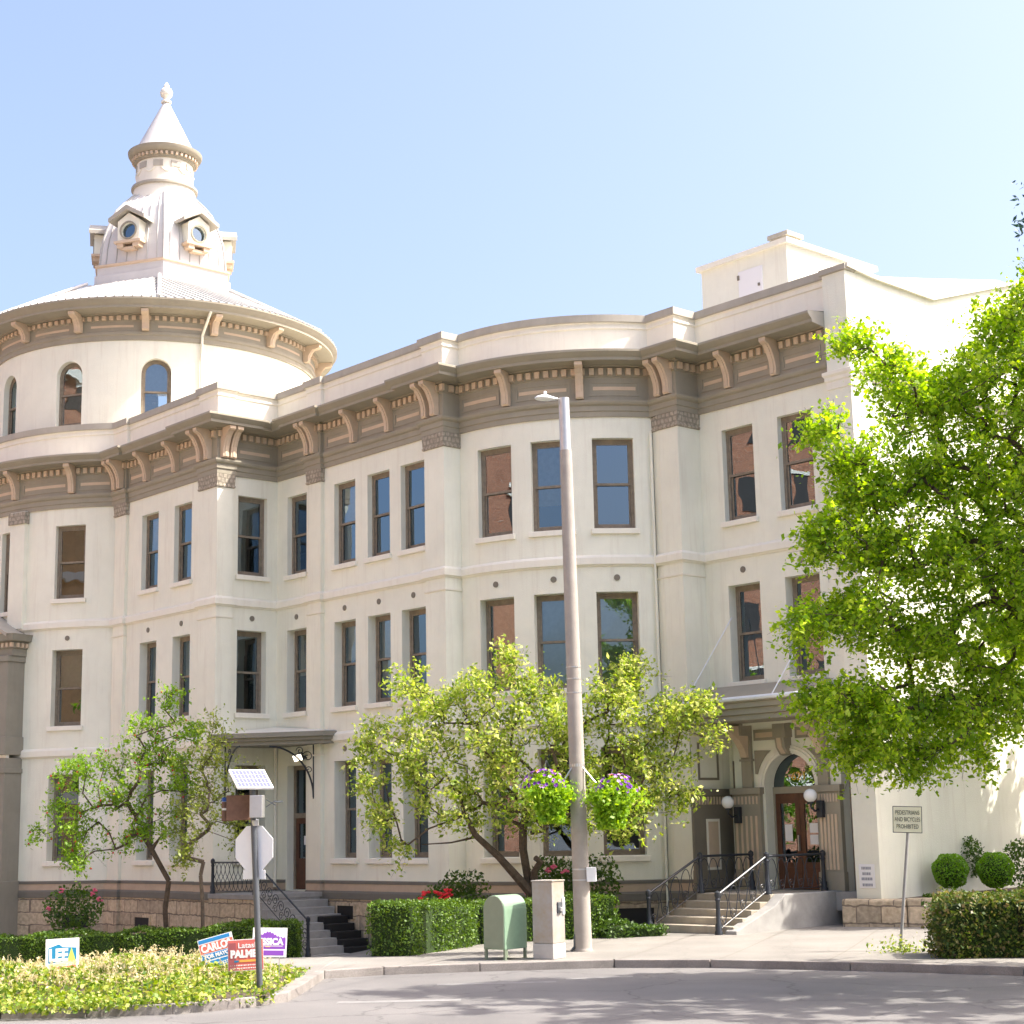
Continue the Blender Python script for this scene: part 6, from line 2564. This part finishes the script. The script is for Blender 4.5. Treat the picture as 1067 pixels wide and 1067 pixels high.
def yard_sign(label, px, py, Y, w, h, yaw_, roll_, edge=True):
    c = at(px, py, Y)
    root = thing('campaign_sign', label, 'sign', (c.x, c.y, ground(c.x, c.y) + .1), group='campaign signs in the ground cover')
    T = Matrix.Translation(c - Vector(root.location)) @ Matrix.Rotation(yaw_, 4, 'Z') @ Matrix.Rotation(roll_, 4, 'Y')
    b = MB()
    b.box(-w / 2, w / 2, -.006, .006, -h / 2, h / 2, T)
    b.build('board', M['white'], root)
    b = MB()
    zz = c.z - root.location.z
    for x in (-w * .3, w * .3):
        b.tube([T @ Vector((x, .012, h * .1)), T @ Vector((x, .012, -h / 2 - .02)), (T @ Vector((x, .012, -h / 2))) - Vector((0, 0, max(zz - h / 2, .2)))], .006, 5)
    b.build('wire_stake', M['steel'], root)

    def rect(name, m, x0, x1, z0, z1, lift=1):
        b = MB()
        b.box(x0 * w, x1 * w, -.006 - .0025 * lift, -.005, z0 * h, z1 * h, T)
        return b.build(name, M[m], root)

    def txt(s, x, z, wd, sz, m, lift=2, shear=0.0, bold=.004):
        return text_mesh(s, sz * h, 'lettering', M[m], root, T @ Matrix.Translation((x * w, -.006 - .0025 * lift, z * h)) @ Matrix.Rotation(math.pi / 2, 4, 'X'), width=wd * w, ext=.001, shear=shear, bold=bold)

    def poly(name, m, pts, lift=1):
        b = MB()
        b.prism([(x * w, z * h) for x, z in pts], -.006 - .0025 * lift, -.005, lambda x, z, d: T @ Vector((x, d, z)))
        return b.build(name, M[m], root)
    return root, rect, txt, poly


def fine_print(rect, m, x0, x1, z, hgt, seed):
    r = random.Random(seed)
    x = x0
    while x < x1:
        w_ = r.uniform(.02, .07)
        rect('fine_print', m, x, min(x + w_, x1), z, z + hgt, 2)
        x += w_ + .02


# LEE
root, rect, txt, poly = yard_sign('white sign reading LEE with a blue panel and a green tree', 65, 998, 29.6, .56, .64, math.radians(24), math.radians(-1))
poly('blue_panel', 's_teal', [(-.42, -.13), (-.42, .27), (-.1, .36), (0, .28), (.16, .27), (.42, .25), (.42, -.08)])
txt('LEE', -.12, .06, .56, .44, 'white', bold=.012)
poly('tree_emblem', 's_green', [(.14, -.10), (.27, .26), (.40, -.10)], 2)
poly('swoosh', 's_pale', [(-.42, -.22), (-.42, -.15), (.42, -.09), (.42, -.16)], 2)
poly('red_band', 's_coral', [(-.42, -.33), (-.42, -.25), (.42, -.19), (.42, -.29)])
rect('red_line', 's_coral', -.40, .40, -.42, -.38)
# JESSICA
root, rect, txt, poly = yard_sign('purple and white sign reading JESSICA, half behind the post', 281, 982, 30.3, .60, .50, math.radians(14), math.radians(2.5))
poly('purple_field', 's_purple', [(-.46, -.22), (-.46, .14)] + [(-.46 + .92 * k / 22, .14 + (.20 * math.exp(-((k - 10) / 5.5) ** 2)) + (.05 if k % 2 else 0)) for k in range(23)] + [(.46, .14), (.46, -.22)])
txt('JESSICA', 0, .02, .82, .30, 'white', bold=.008)
rect('orange_line', 's_orange', -.12, .02, -.16, -.13, 2)
rect('white_line', 'white', -.4, .38, -.13, -.11, 2)
rect('purple_strip', 's_purple', -.46, .42, -.44, -.27)
# CARLOS
root, rect, txt, poly = yard_sign('tilted blue and red sign reading CARLOS FOR MAYOR', 227, 991, 29.9, .60, .52, math.radians(10), math.radians(-14))
rect('top_band', 's_blue', -.48, .42, .36, .48)
rect('red_field', 's_coral', -.48, .48, .02, .33)
txt('CARLOS', -.02, .17, .86, .34, 'white', bold=.008)
rect('blue_field', 's_blue', -.48, .48, -.20, .0)
txt('FOR MAYOR', 0, -.10, .80, .17, 'white', bold=.004)
rect('blue_band', 's_blue', -.48, .48, -.46, -.24)
fine_print(rect, 'white', -.40, .40, -.37, .03, 5)
fine_print(rect, 'white', -.34, .40, -.43, .03, 6)
# PALMER
root, rect, txt, poly = yard_sign('red sign reading Latasha PALMER, in front of the blue one', 256, 995, 29.5, .60, .52, math.radians(6), math.radians(-2))
rect('red_field', 's_red', -.49, .49, -.48, .48)
rect('maroon_field', 's_dred', -.49, -.27, -.48, .40, 2)
txt('Latasha', .12, .30, .66, .24, 'white', 3, bold=.002)
txt('PALMER', .02, .03, .92, .32, 'white', 3, bold=.010)
rect('orange_line', 's_orange', -.18, .28, -.22, -.15, 3)
rect('teal_spot', 's_teal', -.32, -.2, -.22, -.16, 3)
fine_print(rect, 'white', -.44, .42, -.34, .035, 7)
fine_print(rect, 'white', -.44, .42, -.43, .03, 8)


r_ = np.random.default_rng(61)
tg = []
for _ in range(260):
    v = r_.normal(size=3)
    v /= np.linalg.norm(v)
    v *= r_.random() ** .4
    tg.append(np.array((-24.0, 40.0, 6.2)) + v * np.array([3.6, 5.5, 4.2]))
tg = np.array(tg)
root = thing('street_tree', 'leafy street tree mirrored in the glass of the arched entrance door', 'tree', (-24, 40, .1))
off = np.array((-24, 40, .1))
edges, nodes, tips = skeleton(None, [(-24, 40, .1), (-24, 40, 1.5), (-24, 40.1, 3), (-24, 40.1, 5)], tg, .012, .47, 9, .6)
wood_mesh([(p - off, q - off, a, c) for p, q, a, c in edges], 'trunk', M['bark'], root)
dirs = tips - np.array([-24, 40, 4])
dirs /= np.linalg.norm(dirs, axis=1)[:, None]
pts, _t = sprays(tips - off, dirs, 6, .7, .08, 4, .2, 8)
leaf_cloud('crown', pts, .2, M['leaf_mid'], root, .4, seed=62, wide=.65)

# ------------------------------------------------------------------ buildings across the street (the window panes mirror them)
def mirror_block(label, x0, x1, y0, y1, h, m, trim):
    root = thing('street_block', label, 'building', ((x0 + x1) / 2, (y0 + y1) / 2, 0))
    o = Vector(root.location)
    b = MB()
    b.box(x0 - o.x, x1 - o.x, y0 - o.y, y1 - o.y, 0, h)
    b.build('wall', m, root)
    b = MB()
    for z in (5, h - 4, h - .6):
        b.box(x0 - o.x - .35, x1 - o.x + .35, y0 - o.y - .35, y1 - o.y + .35, z, z + .6)
    b.build('cornice', trim, root)
    n = int((y1 - y0) / 4)
    nz = int((h - 6) / 4)
    for k in range(n):
        for j in range(nz):
            yc, zc = y0 + 2 + k * 4 - o.y, 6.5 + j * 4
            b = MB()
            b.box(x1 - o.x + .02, x1 - o.x + .06, yc - .6, yc + .6, zc, zc + 2.1)
            w_ = b.build('window', M['dark_in'], root)
            if (k + j) % 2 == 0:
                b = MB()
                b.box(x1 - o.x + .02, x1 - o.x + .14, yc - .85, yc + .85, zc + 2.1, zc + 2.45)
                b.build('lintel', trim, w_)


mirror_block('tall red brick block across the street, mirrored in the right front windows', -78, -58, 20, 52, 37, M['brick'], M['trim'])
mirror_block('orange brick block across the street, mirrored in the tower windows', -66, -46, -24, 14, 24, mat('orange brick', (.85, .55, .27), .9, .25, 2), M['trim'])
